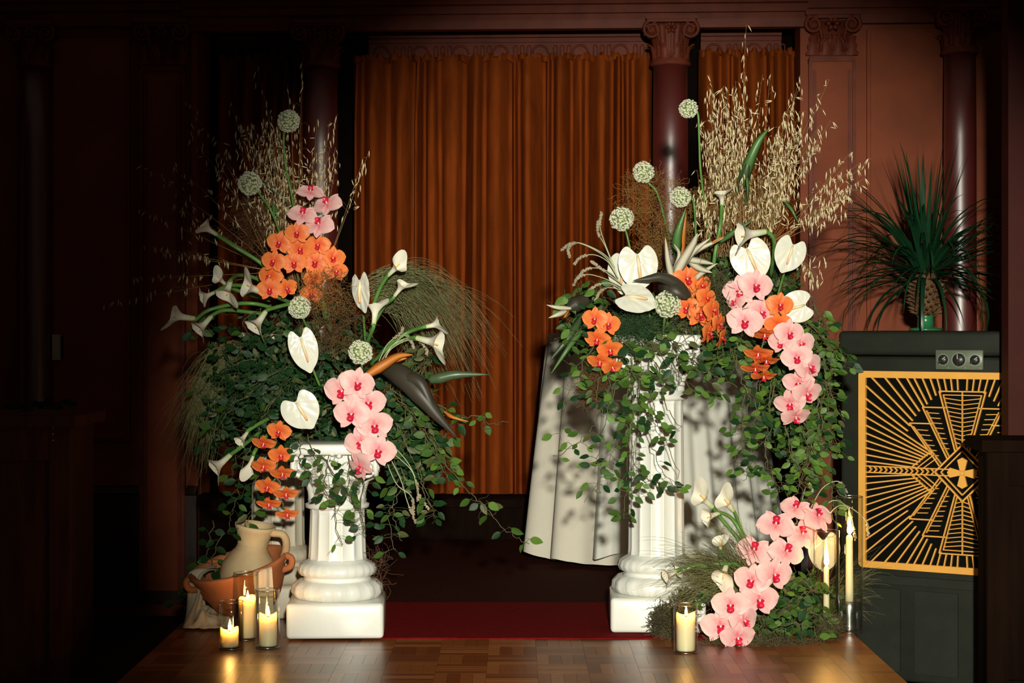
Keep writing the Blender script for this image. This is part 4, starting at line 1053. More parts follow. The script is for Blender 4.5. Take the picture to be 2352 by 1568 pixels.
# oat stalks
def spikelet_mesh(seed):
    rr = random.Random(seed); b = MB()
    for s in (-1, 1):
        b.tube([V((0, 0, 0)), V((s*0.07, 0, -0.3)), V((s*0.10+0.01, 0.02, -0.62)), V((s*0.13, 0, -1.0))], [0.02, 0.062, 0.045, 0.006], 5)
    return b.mesh('spikelet', mOat)
SPL = [spikelet_mesh(1)]
b = MB(); b.tube([V((0, 0, 0)), V((0.02, 0, -0.3)), V((0.0, 0, -0.65)), V((0.03, 0, -1.0))], [0.02, 0.075, 0.06, 0.006], 6); SPL.append(b.mesh('spikelet', mOat))
OR_ = random.Random(31)
def oat(base, tip, bend, label, group, nsp=22, frac=0.62, lat=26, sl=0.019):
    rr = OR_; a = at(*base); z = at(*tip); d = tip[2]; s = d/F
    mid_ = (a+z)/2 + V((bend*s, rr.gauss(0, .01), 0)); pts = []
    for i in range(15):
        t_ = i/14; pts.append(a*(1-t_)**2 + mid_*2*t_*(1-t_) + z*t_*t_)
    t = thing('oat_stalk', a, label, 'oat grass', group)
    b = MB(); b.tube(pts, [0.0011 - 0.0007*i/14 for i in range(15)], 4, False); ks = []
    for k in range(nsp):
        f = 1 - frac*(k+rr.random()*0.5)/nsp; q = f*14; i = min(13, int(q)); p = pts[i].lerp(pts[i+1], q-i)
        spread = lat*(0.45 + 1.15*(1-f)/frac)*rr.uniform(0.1, 1.0)*s
        an = rr.uniform(0, 2*pi); o = V((cos(an)*spread, sin(an)*spread*0.8, rr.uniform(-0.2, 0.45)*spread)); e = p+o
        b.tube([p, p+o*0.5+V((0, 0, 0.25*spread)), e], 0.00035, 3, False); ks.append(e)
    add('stem', b.mesh('stem', mOatS), t)
    for e in ks:
        tilt = rr.gauss(0, 16) if rr.random() < 0.75 else rr.uniform(-95, 95)
        mt = M.Translation(e) @ M.Rotation(rr.uniform(0, 6.28), 4, 'Z') @ M.Rotation(R(tilt), 4, 'Y') @ M.Scale(sl*rr.uniform(0.7, 1.2), 4)
        add('spikelet', SPL[rr.choice((0, 1, 1))], t, mt)
def blade(pts, wd, m, name='leaf_blade', fold=0.16, taper0=0.5):
    """a stiff keeled blade along a world path"""
    P = smoothpath(pts, 6); b = MB(); n = len(P)-1; vs_ = []
    for i, p in enumerate(P):
        tn = (P[min(n, i+1)]-P[max(0, i-1)]).normalized(); sd = tn.cross(V((0, -1, 0))); sd = sd.normalized() if sd.length > 1e-4 else V((1, 0, 0)); nn = sd.cross(tn)
        u = i/n; ww = wd*min(1, taper0 + u*2)*(1-u**2.0)**0.8 + 0.0003
        vs_ += [p - sd*ww, p - nn*ww*fold, p + sd*ww, p + nn*ww*0.05]
    b.add(vs_, [f for i in range(n) for f in ((4*i, 4*i+1, 4*i+5, 4*i+4), (4*i+1, 4*i+2, 4*i+6, 4*i+5), (4*i+2, 4*i+3, 4*i+7, 4*i+6), (4*i+3, 4*i, 4*i+4, 4*i+7))])
    return b.mesh(name, m)
def leafblade(pts, wd, m, label, cat='leaf', group=None):
    P = [at(*p) for p in pts]; add('leaf_blade', blade(P, wd, m), None, None, label, cat, group)

# ================================================================ ARRANGEMENTS
# ---------------------------------------------------------------- inner greenery
foliage(720, 880, 4.80, 170, 200, 0.13, 1500, 'dense dark inner leaves of the left arrangement', seed=1, mi=(2, 2, 2, 3))  # left masses nearly all deep leaf, standing in for the shade there
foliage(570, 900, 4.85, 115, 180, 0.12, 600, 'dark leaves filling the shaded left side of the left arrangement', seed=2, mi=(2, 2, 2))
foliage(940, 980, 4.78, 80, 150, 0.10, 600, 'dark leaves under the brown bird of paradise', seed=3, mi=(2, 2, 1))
foliage(1560, 770, 4.80, 190, 95, 0.11, 1400, 'dense green leaves at the heart of the right arrangement', seed=4, mi=(0, 1, 1, 2, 3))
foliage(1830, 880, 4.85, 80, 190, 0.10, 1100, 'dense green leaves under the hanging pink orchids', seed=5, mi=(0, 1, 1, 2, 2, 3))
foliage(1790, 1400, 4.74, 150, 95, 0.10, 1200, 'low mound of green leaves behind the floor orchids', seed=6, mi=(1, 1, 2, 2, 3))
foliage(1690, 640, 4.88, 150, 90, 0.08, 700, 'shaded leaves behind the white anthuriums', seed=7, mi=(1, 2, 3, 3))
foliage(1345, 740, 4.78, 55, 80, 0.07, 300, 'leaves around the small orange spray on the left of the tall pedestal', seed=8, mi=(1, 1, 2, 3))

# ---------------------------------------------------------------- vines, left arrangement: most leaves picked darker to paint in its dimmer light
GL, GR, GF = 'leafy vines of the left arrangement', 'leafy vines over the tall pedestal', 'leafy vines under the hanging orchids'
MARKS = [(1378, 830, 'the small orange spray'), (1533, 698, 'the largest allium'), (1457, 684, 'the tilted anthurium'), (1262, 850, 'the tablecloth corner'), (1240, 1270, 'the tablecloth hem'), (1515, 1330, 'the tall pedestal base'),
         (1515, 1030, 'the tall shaft'), (1625, 805, 'the capital scroll'), (1640, 960, 'the sheer drape'), (1745, 845, 'the edge-on orange blossoms'), (1823, 958, 'the last hanging blossom'), (1838, 790, 'the pink orchids'), (1950, 770, 'the heater top'),
         (1985, 1000, 'the gold frame'), (1951, 1150, 'the tallest glass'), (1800, 1190, 'the floor orchids'), (770, 1330, 'the short pedestal base'), (770, 1200, 'the short shaft'), (690, 1110, 'the short capital'), (860, 1060, 'the lowest pink blossom'),
         (690, 940, 'the low anthurium'), (660, 1180, 'the lowest orange blossom'), (1050, 1005, 'the dark spathe tip'), (960, 1180, 'the hanging seed stalks'), (495, 1080, 'the lowest calla'), (440, 760, 'the half closed calla'), (580, 740, 'the hanging calla'),
         (560, 1240, 'the jug mouth'), (450, 1420, 'the gauze cloth'), (1655, 1440, 'the last floor orchid'), (1900, 1400, 'the lower taper'), (1575, 1450, 'the single pillar candle'), (1010, 790, 'the cream calla')]
def tipname(p):
    x, y = p[-1][0], p[-1][1]; m_ = min(MARKS, key=lambda q: (q[0]-x)**2 + (q[1]-y)**2); dx, dy = x-m_[0], y-m_[1]
    if dx*dx + dy*dy < 900: w_ = 'at'
    elif abs(dx) > abs(dy): w_ = 'right of' if dx > 0 else 'left of'
    else: w_ = 'below' if dy > 0 else 'above'
    return ', tip %s %s' % (w_, m_[2])
def multi(paths, label, group, rep=1, jit=14, **kw):
    for p in paths:
        for k in range(rep):
            q = []
            for i, v in enumerate(p):
                j = jit*(0.4 + 0.6*i/len(p)) if k or rep > 1 else 0
                q.append((v[0]+VR.uniform(-j, j), v[1]+VR.uniform(-j, j), v[2]+VR.uniform(-.02, .02)))
            vine(q, label + tipname(p), group, **kw)
dL = 4.58
multi([[(700, 1000, dL), (735, 1080, 4.52), (760, 1150, 4.53), (786, 1252, 4.54)], [(720, 1020, dL), (780, 1100, 4.52), (835, 1190, 4.55)], [(800, 1040, dL), (800, 1120, 4.52), (765, 1185, 4.54)],
       [(850, 1060, 4.6), (830, 1140, 4.55), (840, 1232, 4.58)], [(690, 1000, dL), (690, 1060, 4.53), (730, 1095, 4.53)], [(760, 1030, dL), (745, 1100, 4.52), (770, 1130, 4.52)]],
      'leafy vine on the short pedestal', 'vines on the short pedestal', rep=1, bright=0.12, size=0.026)
multi([[(890, 900, 4.68), (960, 950, 4.62), (1000, 1020, 4.62), (1020, 1100, 4.64)], [(900, 960, 4.68), (950, 1050, 4.64), (990, 1130, 4.64), (1010, 1195, 4.65)],
       [(890, 1000, 4.68), (920, 1090, 4.66), (905, 1180, 4.66), (912, 1255, 4.66)], [(920, 920, 4.7), (980, 1000, 4.66), (960, 1080, 4.66)], [(940, 900, 4.7), (1030, 960, 4.66), (1000, 1040, 4.66)],
       [(900, 860, 4.72), (940, 930, 4.66), (930, 1020, 4.66)], [(960, 840, 4.72), (985, 830, 4.66), (990, 800, 4.64)]],
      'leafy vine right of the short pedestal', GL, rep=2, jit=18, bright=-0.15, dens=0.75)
vine([(930, 930, 4.7), (1000, 1040, 4.62), (1060, 1110, 4.58), (1110, 1160, 4.56), (1160, 1215, 4.56), (1212, 1250, 4.56)], 'long thin vine reaching out low towards the tablecloth', GL, dens=0.55, bright=0.9)
vine([(960, 920, 4.7), (1040, 955, 4.62), (1095, 955, 4.6), (1130, 972, 4.6), (1165, 965, 4.6)], 'short vine tip with bright leaves reaching right from the dark bird of paradise', GL, dens=0.7, bright=1.0)
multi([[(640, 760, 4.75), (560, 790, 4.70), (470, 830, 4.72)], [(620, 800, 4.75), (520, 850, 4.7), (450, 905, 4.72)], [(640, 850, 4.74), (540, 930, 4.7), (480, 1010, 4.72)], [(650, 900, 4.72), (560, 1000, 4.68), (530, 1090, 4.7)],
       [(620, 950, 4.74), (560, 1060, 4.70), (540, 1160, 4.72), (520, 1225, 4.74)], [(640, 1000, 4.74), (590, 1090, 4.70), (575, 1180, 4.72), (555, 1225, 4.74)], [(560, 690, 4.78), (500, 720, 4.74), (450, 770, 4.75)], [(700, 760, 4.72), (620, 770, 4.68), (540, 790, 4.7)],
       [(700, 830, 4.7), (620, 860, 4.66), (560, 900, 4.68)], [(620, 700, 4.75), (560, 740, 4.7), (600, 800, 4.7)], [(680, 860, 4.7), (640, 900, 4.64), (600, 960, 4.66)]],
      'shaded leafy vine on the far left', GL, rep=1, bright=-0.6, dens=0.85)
multi([[(490, 1200, 4.82), (470, 1290, 4.85), (450, 1350, 4.86), (425, 1400, 4.86)], [(510, 1230, 4.80), (470, 1330, 4.84), (400, 1390, 4.86)]], 'shaded vine left of the terracotta bowl', GL, bright=0.05)

# ---------------------------------------------------------------- vines, right arrangement
dR = 4.62
multi([[(1400, 720, dR), (1330, 760, 4.58), (1285, 830, 4.6)], [(1380, 760, dR), (1310, 900, 4.58), (1285, 1010, 4.6)], [(1420, 800, dR), (1385, 930, 4.57), (1345, 1000, 4.58), (1275, 1050, 4.6)],
       [(1430, 820, dR), (1395, 950, 4.56), (1375, 1040, 4.57), (1362, 1085, 4.58)], [(1450, 820, dR), (1430, 960, 4.56), (1400, 1060, 4.57), (1342, 1155, 4.58)], [(1460, 830, dR), (1450, 980, 4.56), (1440, 1090, 4.57), (1430, 1192, 4.58)],
       [(1400, 800, dR), (1370, 900, 4.57), (1385, 960, 4.57)], [(1420, 830, dR), (1410, 930, 4.56), (1450, 990, 4.56)]],
      'leafy vine left of the tall pedestal', GR, rep=1, bright=0.45, size=0.026, dens=0.85)
multi([[(1470, 820, dR), (1470, 960, 4.56), (1455, 1080, 4.57), (1475, 1135, 4.58)], [(1490, 820, dR), (1500, 930, 4.56), (1525, 1000, 4.57), (1560, 1095, 4.58)], [(1510, 830, dR), (1530, 930, 4.57), (1562, 985, 4.58)],
       [(1500, 860, dR), (1490, 980, 4.56), (1515, 1070, 4.57), (1560, 1135, 4.58)], [(1440, 1000, 4.57), (1460, 1070, 4.56), (1490, 1100, 4.56), (1540, 1110, 4.56)]],
      'leafy vine down the tall pedestal', 'vines on the tall pedestal', rep=1, bright=0.45, size=0.026, dens=0.7)
multi([[(1540, 800, dR), (1565, 870, 4.57), (1605, 900, 4.58), (1655, 910, 4.6)], [(1560, 800, dR), (1620, 850, 4.58), (1690, 890, 4.6)], [(1600, 790, dR), (1590, 840, 4.56), (1625, 870, 4.57)]],
      'leafy vine crossing the bright drape', GR, bright=0.4, size=0.030)
multi([[(1400, 760, 4.64), (1450, 800, 4.57), (1480, 850, 4.56)], [(1450, 760, 4.64), (1500, 800, 4.57), (1540, 850, 4.56)], [(1480, 750, 4.64), (1560, 790, 4.57), (1600, 820, 4.57)], [(1360, 680, 4.68), (1370, 650, 4.64), (1395, 700, 4.62)],
       [(1420, 770, 4.62), (1440, 830, 4.56), (1470, 890, 4.56)], [(1500, 760, 4.62), (1500, 820, 4.56), (1520, 880, 4.56)], [(1640, 760, 4.66), (1660, 800, 4.62), (1640, 840, 4.6)], [(1340, 700, 4.66), (1310, 690, 4.62), (1300, 760, 4.62)]],
      'leafy vine tangled over the tall capital', 'vines on the capital of the tall pedestal', rep=1, jit=22, bright=0.6, size=0.029)
multi([[(1800, 700, 4.74), (1880, 760, 4.68), (1920, 800, 4.7), (1945, 835, 4.7)], [(1830, 720, 4.74), (1900, 800, 4.68), (1910, 900, 4.7), (1935, 960, 4.7)], [(1850, 740, 4.74), (1890, 850, 4.68), (1895, 960, 4.7), (1920, 1045, 4.7)],
       [(1800, 760, 4.74), (1870, 880, 4.7), (1890, 1000, 4.7), (1905, 1100, 4.7), (1925, 1185, 4.72)], [(1850, 820, 4.74), (1880, 950, 4.68), (1870, 1060, 4.7), (1890, 1120, 4.7)], [(1860, 680, 4.78), (1880, 740, 4.74), (1900, 760, 4.74)],
       [(1840, 900, 4.74), (1900, 980, 4.7), (1930, 1020, 4.7)], [(1820, 940, 4.72), (1860, 1010, 4.68), (1850, 1080, 4.68)]],
      'leafy vine outside the hanging orchids', GF, rep=2, jit=16, bright=0.6, size=0.026, dens=0.75)
multi([[(1760, 800, 4.7), (1720, 900, 4.66), (1705, 1000, 4.67), (1690, 1070, 4.68)], [(1750, 820, 4.7), (1740, 930, 4.66), (1730, 1030, 4.67), (1715, 1095, 4.68)], [(1780, 850, 4.7), (1770, 960, 4.66), (1760, 1060, 4.67), (1800, 1130, 4.68)],
       [(1800, 880, 4.7), (1810, 1000, 4.66), (1830, 1080, 4.67), (1850, 1160, 4.68)], [(1820, 900, 4.7), (1860, 1000, 4.68), (1840, 1100, 4.67), (1800, 1160, 4.68)], [(1700, 790, 4.7), (1690, 850, 4.66), (1730, 930, 4.66), (1690, 985, 4.67)],
       [(1690, 700, 4.72), (1660, 760, 4.66), (1680, 830, 4.66)]],
      'leafy vine inside the hanging orchids', GF, rep=2, jit=16, bright=0.5, size=0.026, dens=0.7)
# floor arrangement
multi([[(1760, 1420, 4.66), (1830, 1380, 4.6), (1880, 1340, 4.6)], [(1770, 1440, 4.64), (1850, 1440, 4.58), (1880, 1480, 4.58)], [(1750, 1440, 4.62), (1800, 1480, 4.55), (1860, 1500, 4.54)], [(1780, 1400, 4.66), (1850, 1400, 4.6), (1900, 1430, 4.6)],
       [(1760, 1400, 4.64), (1740, 1440, 4.56), (1760, 1490, 4.54)], [(1680, 1380, 4.66), (1620, 1370, 4.6), (1620, 1400, 4.6)], [(1800, 1360, 4.68), (1840, 1330, 4.64), (1860, 1370, 4.62)]],
      'leafy vine in the floor arrangement', 'vines of the floor arrangement', rep=2, jit=16, bright=0.3, size=0.027)

# ---------------------------------------------------------------- orchids
spray('p', (690, 600, 4.72), [(733, 516, 74, -10, -25, 172), (695, 492, 70, 10, -30, 165), (752, 468, 74, -15, -35, 190), (713, 440, 62, 15, -45, 165)], 4.62, 'pale pink orchid spray standing highest in the left arrangement')
spray('o', (690, 690, 4.74), [(683, 535, 60, 0, 0, 0), (642, 557, 60, -12), (688, 572, 62, 10), (629, 600, 60, -15), (675, 604, 60, 5), (621, 634, 62, -10), (619, 664, 60, 0), (658, 662, 54, 15, 10, 15)], 4.62, 'orange orchid spray on the left below the highest pink one')
spray('o', (720, 720, 4.76), [(731, 562, 58, -5), (724, 602, 64, -5), (764, 592, 62, 12), (772, 622, 56, 20, 15), (722, 642, 58, -10), (716, 675, 56, 0, 15)], 4.66, 'orange orchid spray half hidden by brown smoke bush')
spray('p', (760, 830, 4.72), [(820, 880, 84, 12, 0, -8), (787, 896, 90, -10, 4, 0), (845, 924, 86, 12, 4), (808, 950, 86, -12, 6), (860, 976, 86, 10, 6, 5), (829, 1014, 82, -20, 12, 15), (869, 1034, 84, 15, 8, -15), (828, 1070, 80, -45, 25, 40)], 4.54, 'large pink orchid spray drooping over the short pedestal', -0.02)
spray('o', (670, 940, 4.68), [(641, 990, 58, 0, 15), (606, 1017, 56, -10, 45), (645, 1044, 58, 5, 25), (606, 1069, 60, -5, 40), (649, 1086, 58, 10, 48), (615, 1117, 58, -5, 35), (657, 1133, 58, 10, 48), (618, 1156, 58, -5, 52), (660, 1180, 54, 12, 58)], 4.56, 'dark orange orchid spray hanging left of the short pedestal', -0.03)
spray('o', (1400, 690, 4.70), [(1367, 732, 62, -15), (1396, 744, 62, 15), (1372, 778, 62, -5, 35), (1401, 802, 60, 10, 40), (1378, 829, 60, -5, 42), (1406, 842, 54, 25, 45)], 4.56, 'small orange orchid spray left of the tall pedestal capital', -0.02)
spray('o', (1560, 600, 4.72), [(1578, 640, 74, 10, -5, 15), (1610, 655, 64, 35), (1568, 672, 68, -20), (1622, 684, 60, 40, 0), (1577, 706, 64, -10), (1608, 722, 72, 10, 5), (1636, 712, 62, 45), (1626, 764, 62, 62, 15), (1650, 742, 58, 60, 10), (1658, 776, 62, 65, 25)], 4.60, 'salmon orange orchid spray in the middle of the right arrangement', -0.03)
spray('o', (1760, 690, 4.76), [(1791, 700, 66, 10, 0), (1787, 744, 64, 5, 25), (1757, 767, 66, -15, 62), (1742, 811, 68, -20, 62), (1760, 827, 62, 0, 65), (1735, 845, 66, -10, 62), (1754, 863, 62, 5, 65)], 4.62, 'orange orchid spray in front of the sideways anthurium', -0.02)
spray('p', (1720, 600, 4.76), [(1735, 655, 84, 15, -5), (1700, 668, 82, -18, 0), (1747, 716, 80, 15), (1711, 738, 86, -6, 5), (1690, 690, 60, -50)], 4.60, 'very pale pink orchid cluster below the largest right anthurium')
spray('p', (1780, 700, 4.76), [(1812, 764, 72, 10), (1795, 785, 66, -20, 15), (1838, 788, 76, 25, 5), (1830, 820, 74, -10, 10), (1858, 842, 78, 25, 10, 15), (1834, 878, 74, -15, 20), (1853, 902, 78, 20, 22), (1815, 925, 76, -20, 35, 10), (1827, 956, 74, 15, 40, 10)], 4.60, 'long pink orchid spray hanging down the right edge', -0.01)
spray('p', (1780, 1400, 4.72), [(1806, 1266, 86, 10, -20, 175), (1732, 1263, 86, -15, -25, 170), (1842, 1226, 84, 20, -28, 195), (1782, 1204, 88, -5, -25, 175), (1878, 1186, 84, 30, -35, 200), (1828, 1166, 74, -10, -40, 150)], 4.62, 'pink orchid spray of the floor arrangement pointing up to the candles', 0.02)
spray('p', (1740, 1300, 4.70), [(1778, 1318, 90, 12, 0), (1727, 1332, 86, -10, 0), (1744, 1376, 92, 8, 4), (1678, 1388, 88, -14, 4), (1708, 1424, 80, 30, 8), (1655, 1436, 92, -10, 6), (1694, 1462, 84, 5, 22)], 4.52, 'pink orchid spray of the floor arrangement drooping to the moss', -0.03)

# ---------------------------------------------------------------- anthuriums
anthurium(697, 798, 66, 108, 4.56, (740, 900, 4.7), 'white anthurium leaning left above the other one in the left arrangement', 8, 0, 16)
anthurium(690, 940, 88, 92, 4.55, (740, 920, 4.7), 'wide white anthurium low in the left arrangement beside the pink orchids', 0, 0, 32)
anthurium(828, 665, 66, 96, 4.57, (840, 800, 4.75), 'white anthurium turned sideways beside the brown smoke bush', -48, 0, 8)
anthurium(1466, 608, 92, 108, 4.60, (1500, 760, 4.75), 'upright white anthurium crossed by the dark pointed spathe', 5, -5, 4)
anthurium(1432, 622, 80, 96, 4.64, (1490, 760, 4.76), 'white anthurium half hidden behind the upright one', -25, 0, -8)
anthurium(1457, 684, 84, 96, 4.575, (1510, 760, 4.74), 'white anthurium tilted up below the upright one', 0, -38, 70)
anthurium(1724, 592, 92, 104, 4.66, (1700, 700, 4.8), 'largest white anthurium above the pale pink orchids', -5, -5, 22)
anthurium(1815, 580, 74, 88, 4.68, (1780, 700, 4.8), 'white anthurium standing free against the dark curtain edge', 10, 0, -22)
anthurium(1832, 704, 74, 84, 4.66, (1790, 740, 4.8), 'white anthurium turned sideways behind the orange orchid', 5, 0, -78)
anthurium(1893, 1262, 74, 96, 4.80, (1840, 1400, 4.82), 'white anthurium seen through the glass of the lower taper candle', 0, 0, 4)

# ---------------------------------------------------------------- callas
C_ = calla
C_((455, 512), (499, 540), [(545, 570), (600, 605), (650, 660, 4.72)], 4.66, 'white calla highest on the left side', 20)
C_((515, 692), (530, 645), [(548, 632, 4.7), (590, 640, 4.74), (650, 680, 4.76)], 4.62, 'white calla hanging mouth down in the left cluster of three', 0, -0.03, 1.2)
C_((455, 690), (495, 670), [(530, 655), (600, 660, 4.76)], 4.66, 'white calla pointing left under the left cluster', 40)
C_((492, 628), (520, 655), [(540, 665), (620, 690, 4.78)], 4.70, 'white calla behind the left cluster of three', 180)
C_((552, 648), (602, 672), [(630, 680), (680, 700, 4.75)], 4.62, 'white calla with open mouth beside the orange orchids', 150, -0.03, 1.25)
C_((378, 724), (447, 732), [(480, 712), (540, 698), (590, 698), (640, 712, 4.74)], 4.66, 'white calla reaching farthest to the left on a long stem', -30)
C_((446, 772), (486, 726), [(520, 712), (600, 720, 4.75)], 4.68, 'white calla half closed under the long left one', 0)
C_((576, 768), (610, 716), [(640, 704), (700, 690, 4.74)], 4.62, 'white calla hanging down left of the brown smoke bush', 10, -0.03, 1.15)
C_((928, 596), (892, 632), [(872, 664), (850, 720, 4.72)], 4.66, 'white calla highest on the right of the left arrangement', 170)
C_((938, 640), (903, 684), [(880, 706), (850, 760, 4.72)], 4.66, 'white calla bud just below the highest one', 60, -0.02, 0.8)
C_((866, 682), (858, 748), [(850, 770), (830, 820, 4.75)], 4.60, 'broad white calla next to the sideways anthurium', 120, 0.015, 0.95)
C_((1022, 742), (974, 751), [(940, 762), (900, 785), (860, 830, 4.72)], 4.62, 'white calla pointing right over the curled stalks', 0, 0.0, 1.1)
C_((1028, 797), (957, 776), [(930, 780), (890, 800), (850, 840, 4.72)], 4.60, 'cream calla drooping right below the other one', 20)
C_((480, 1090), (530, 1044), [(552, 1028), (600, 990, 4.72)], 4.60, 'cream calla lowest on the left pointing down', 0)
C_((545, 1026), (570, 990), [(600, 970), (640, 950, 4.74)], 4.64, 'small half hidden calla above the lowest left one', 30)
C_((562, 1100), (584, 1040), [(600, 1015), (640, 970, 4.72)], 4.62, 'narrow curled calla beside the dark orange orchids', 40, 0, 0.7)
C_((1660, 430), (1658, 474), [(1654, 520), (1640, 600), (1640, 680, 4.8)], 4.66, 'small white calla standing in front of the oat grass', 80, -0.015, 1.15)
C_((1680, 545), (1758, 532), [(1778, 556), (1770, 640, 4.82)], 4.64, 'white calla lying level above the largest right anthurium', 10, -0.03, 1.0)
C_((1596, 1126), (1636, 1164), [(1660, 1195), (1700, 1245), (1730, 1320, 4.7)], 4.66, 'white calla highest over the floor arrangement', 170, -0.03, 1.1, 'white calla lilies of the floor arrangement')
C_((1655, 1136), (1684, 1172), [(1700, 1210), (1722, 1270), (1740, 1330, 4.7)], 4.68, 'white calla just right of the highest floor one', 150, -0.03, 1.2, 'white calla lilies of the floor arrangement')
C_((1612, 1192), (1652, 1178), [(1680, 1190), (1705, 1230), (1730, 1310, 4.7)], 4.64, 'cream calla below the two highest floor ones', 30, -0.03, 1.1, 'white calla lilies of the floor arrangement')
C_((1652, 1234), (1655, 1262), [(1670, 1290), (1720, 1340, 4.7)], 4.66, 'small calla standing in the floor grass', 100, -0.03, 1.1, 'white calla lilies of the floor arrangement')
C_((1655, 1340), (1668, 1300), [(1690, 1296), (1740, 1330, 4.7)], 4.60, 'cream calla with open mouth left of the floor orchids', 0, -0.04, 1.3, 'white calla lilies of the floor arrangement')
C_((1520, 1330), (1556, 1310), [(1590, 1300), (1680, 1296), (1730, 1320, 4.7)], 4.60, 'cream calla lying against the plinth of the tall pedestal', 20, -0.02, 1.1, 'white calla lilies of the floor arrangement')
C_((1548, 1312), (1588, 1300), [(1620, 1300), (1700, 1330, 4.7)], 4.63, 'cream calla lying behind the one against the plinth', 150, -0.02, 1.1, 'white calla lilies of the floor arrangement')

# ---------------------------------------------------------------- alliums
allium(663, 278, 26, [(652, 310), (656, 380), (672, 460), (690, 600, 4.78)], 4.66, 'pale allium highest in the left oat grass')
allium(574, 421, 28, [(600, 450), (630, 500), (670, 620, 4.78)], 4.66, 'pale allium lower in the left oat grass')
allium(688, 706, 26, [(700, 740), (730, 800, 4.75)], 4.60, 'allium between the orange orchids and the smoke bush')
allium(828, 809, 28, [(830, 850), (810, 900, 4.74)], 4.58, 'allium just above the large pink orchid spray')
allium(1581, 250, 22, [(1602, 258), (1606, 320), (1610, 400), (1630, 560, 4.78)], 4.66, 'allium on a tall bent stem in front of the red column')
allium(1478, 395, 25, [(1490, 420), (1512, 450), (1540, 560, 4.78)], 4.66, 'allium between the curtain and the red column')
allium(1563, 453, 24, [(1588, 455), (1596, 490), (1600, 620, 4.78)], 4.66, 'allium beside the small calla in the brown smoke bush')
allium(1428, 503, 28, [(1440, 540), (1455, 600), (1490, 700, 4.76)], 4.64, 'large allium above the upright anthurium')
allium(1533, 698, 31, [(1525, 740), (1522, 790, 4.72)], 4.57, 'large allium beside the tilted anthurium over the capital')

# ---------------------------------------------------------------- birds of paradise
t = thing('bird_of_paradise', at(870, 850, 4.72), 'dark brown bird of paradise with pointed horns right of the pink orchids', 'bird of paradise')
def horn(pts, radii, m, name, t, n=10):
    P = smoothpath([at(*p) for p in pts], 6); Rr = []
    k = len(P)
    for i in range(k):
        u = i/(k-1)*(len(radii)-1); j = min(len(radii)-2, int(u)); Rr.append(radii[j] + (radii[j+1]-radii[j])*(u-j))
    b = MB(); b.tube(P, Rr, n); add(name, b.mesh(name, m), t)
horn([(865, 838, 4.66), (920, 862, 4.60), (965, 905, 4.57), (1005, 955, 4.56), (1051, 1006, 4.56)], [0.012, 0.028, 0.026, 0.014, 0.0008], mBirdD, 'main_spathe', t)
horn([(900, 870, 4.66), (935, 870, 4.585), (965, 880, 4.56), (990, 930, 4.555), (1010, 960, 4.56)], [0.012, 0.018, 0.016, 0.010, 0.002], mBirdD, 'fold', t)
horn([(988, 872, 4.58), (1010, 868, 4.575), (1050, 860, 4.57), (1125, 860, 4.57)], [0.010, 0.014, 0.011, 0.0006], mBirdG, 'side_spathe', t)
add('orange_sepal', blade([at(842, 862, 4.56), at(880, 838, 4.56), at(915, 818, 4.57), at(948, 814, 4.58)], 0.014, mBirdO, 'orange_sepal', 0.18, 0.55), t)
add('orange_sepal', blade([at(1020, 945, 4.60), at(1040, 958, 4.58), at(1076, 968, 4.58)], 0.005, mBirdO, 'orange_sepal', 0.5), t)
add('orange_sepal', blade([at(890, 830, 4.58), at(915, 826, 4.575), at(935, 822, 4.575)], 0.006, mBirdO, 'orange_sepal', 0.5), t)
t = thing('bird_of_paradise', at(1556, 650, 4.66), 'white bird of paradise with splayed pointed petals above the salmon orchids', 'bird of paradise')
horn([(1575, 690, 4.62), (1555, 655, 4.58), (1520, 637, 4.56), (1490, 640, 4.55), (1454, 644, 4.54)], [0.022, 0.016, 0.013, 0.009, 0.0006], mBirdD, 'spathe', t)
horn([(1520, 660, 4.64), (1548, 668, 4.57), (1580, 686, 4.56)], [0.014, 0.022, 0.003], mBirdD, 'spathe_fold', t)
for P_, w_ in (([(1545, 640), (1535, 600), (1528, 545)], .009), ([(1550, 635), (1568, 600), (1592, 560), (1602, 535)], .013), ([(1545, 632), (1560, 585), (1548, 560)], .006), ([(1560, 620), (1590, 580), (1632, 546)], .010), ([(1565, 600), (1600, 575), (1662, 546)], .009),
               ([(1575, 595), (1610, 600), (1640, 606)], .009), ([(1580, 595), (1605, 615), (1636, 626)], .010), ([(1585, 650), (1615, 625), (1648, 604)], .008), ([(1562, 610), (1580, 570), (1612, 532)], .006)):
    q = [at(x, y, 4.60 - 0.02*i) for i, (x, y) in enumerate(P_)]; add('petal', blade(q, w_, mBirdW, 'petal', 0.16, 0.6), t)
add('petal_tip', blade([at(1635, 557, 4.565), at(1650, 549, 4.56), at(1664, 543, 4.56)], 0.003, mBirdO, 'petal_tip', .5), t)
t = thing('bird_of_paradise', at(1330, 700, 4.66), 'faded bird of paradise pointing left over the tablecloth corner', 'bird of paradise')
horn([(1345, 690, 4.64), (1320, 700, 4.62), (1300, 712, 4.60)], [0.018, 0.020, 0.004], mBirdD, 'spathe', t)
add('petal', blade([at(1312, 708, 4.60), at(1280, 706, 4.58), at(1255, 700, 4.58)], 0.006, mBirdW, 'petal', .45), t)
add('petal', blade([at(1302, 714, 4.60), at(1282, 722, 4.58), at(1260, 730, 4.58)], 0.007, mBirdW, 'petal', .45), t)
add('petal', blade([at(1306, 712, 4.60), at(1300, 724, 4.58), at(1294, 730, 4.58)], 0.004, mBirdO, 'petal', .45), t)
leafblade([(1340, 720, 4.66), (1310, 770, 4.60), (1260, 832, 4.60)], 0.011, mBirdG, 'broad green blade drooping left over the tablecloth corner')
leafblade([(1350, 740, 4.66), (1312, 790, 4.58), (1266, 858, 4.58)], 0.009, mBladeG, 'pale green blade drooping beside the broader one')
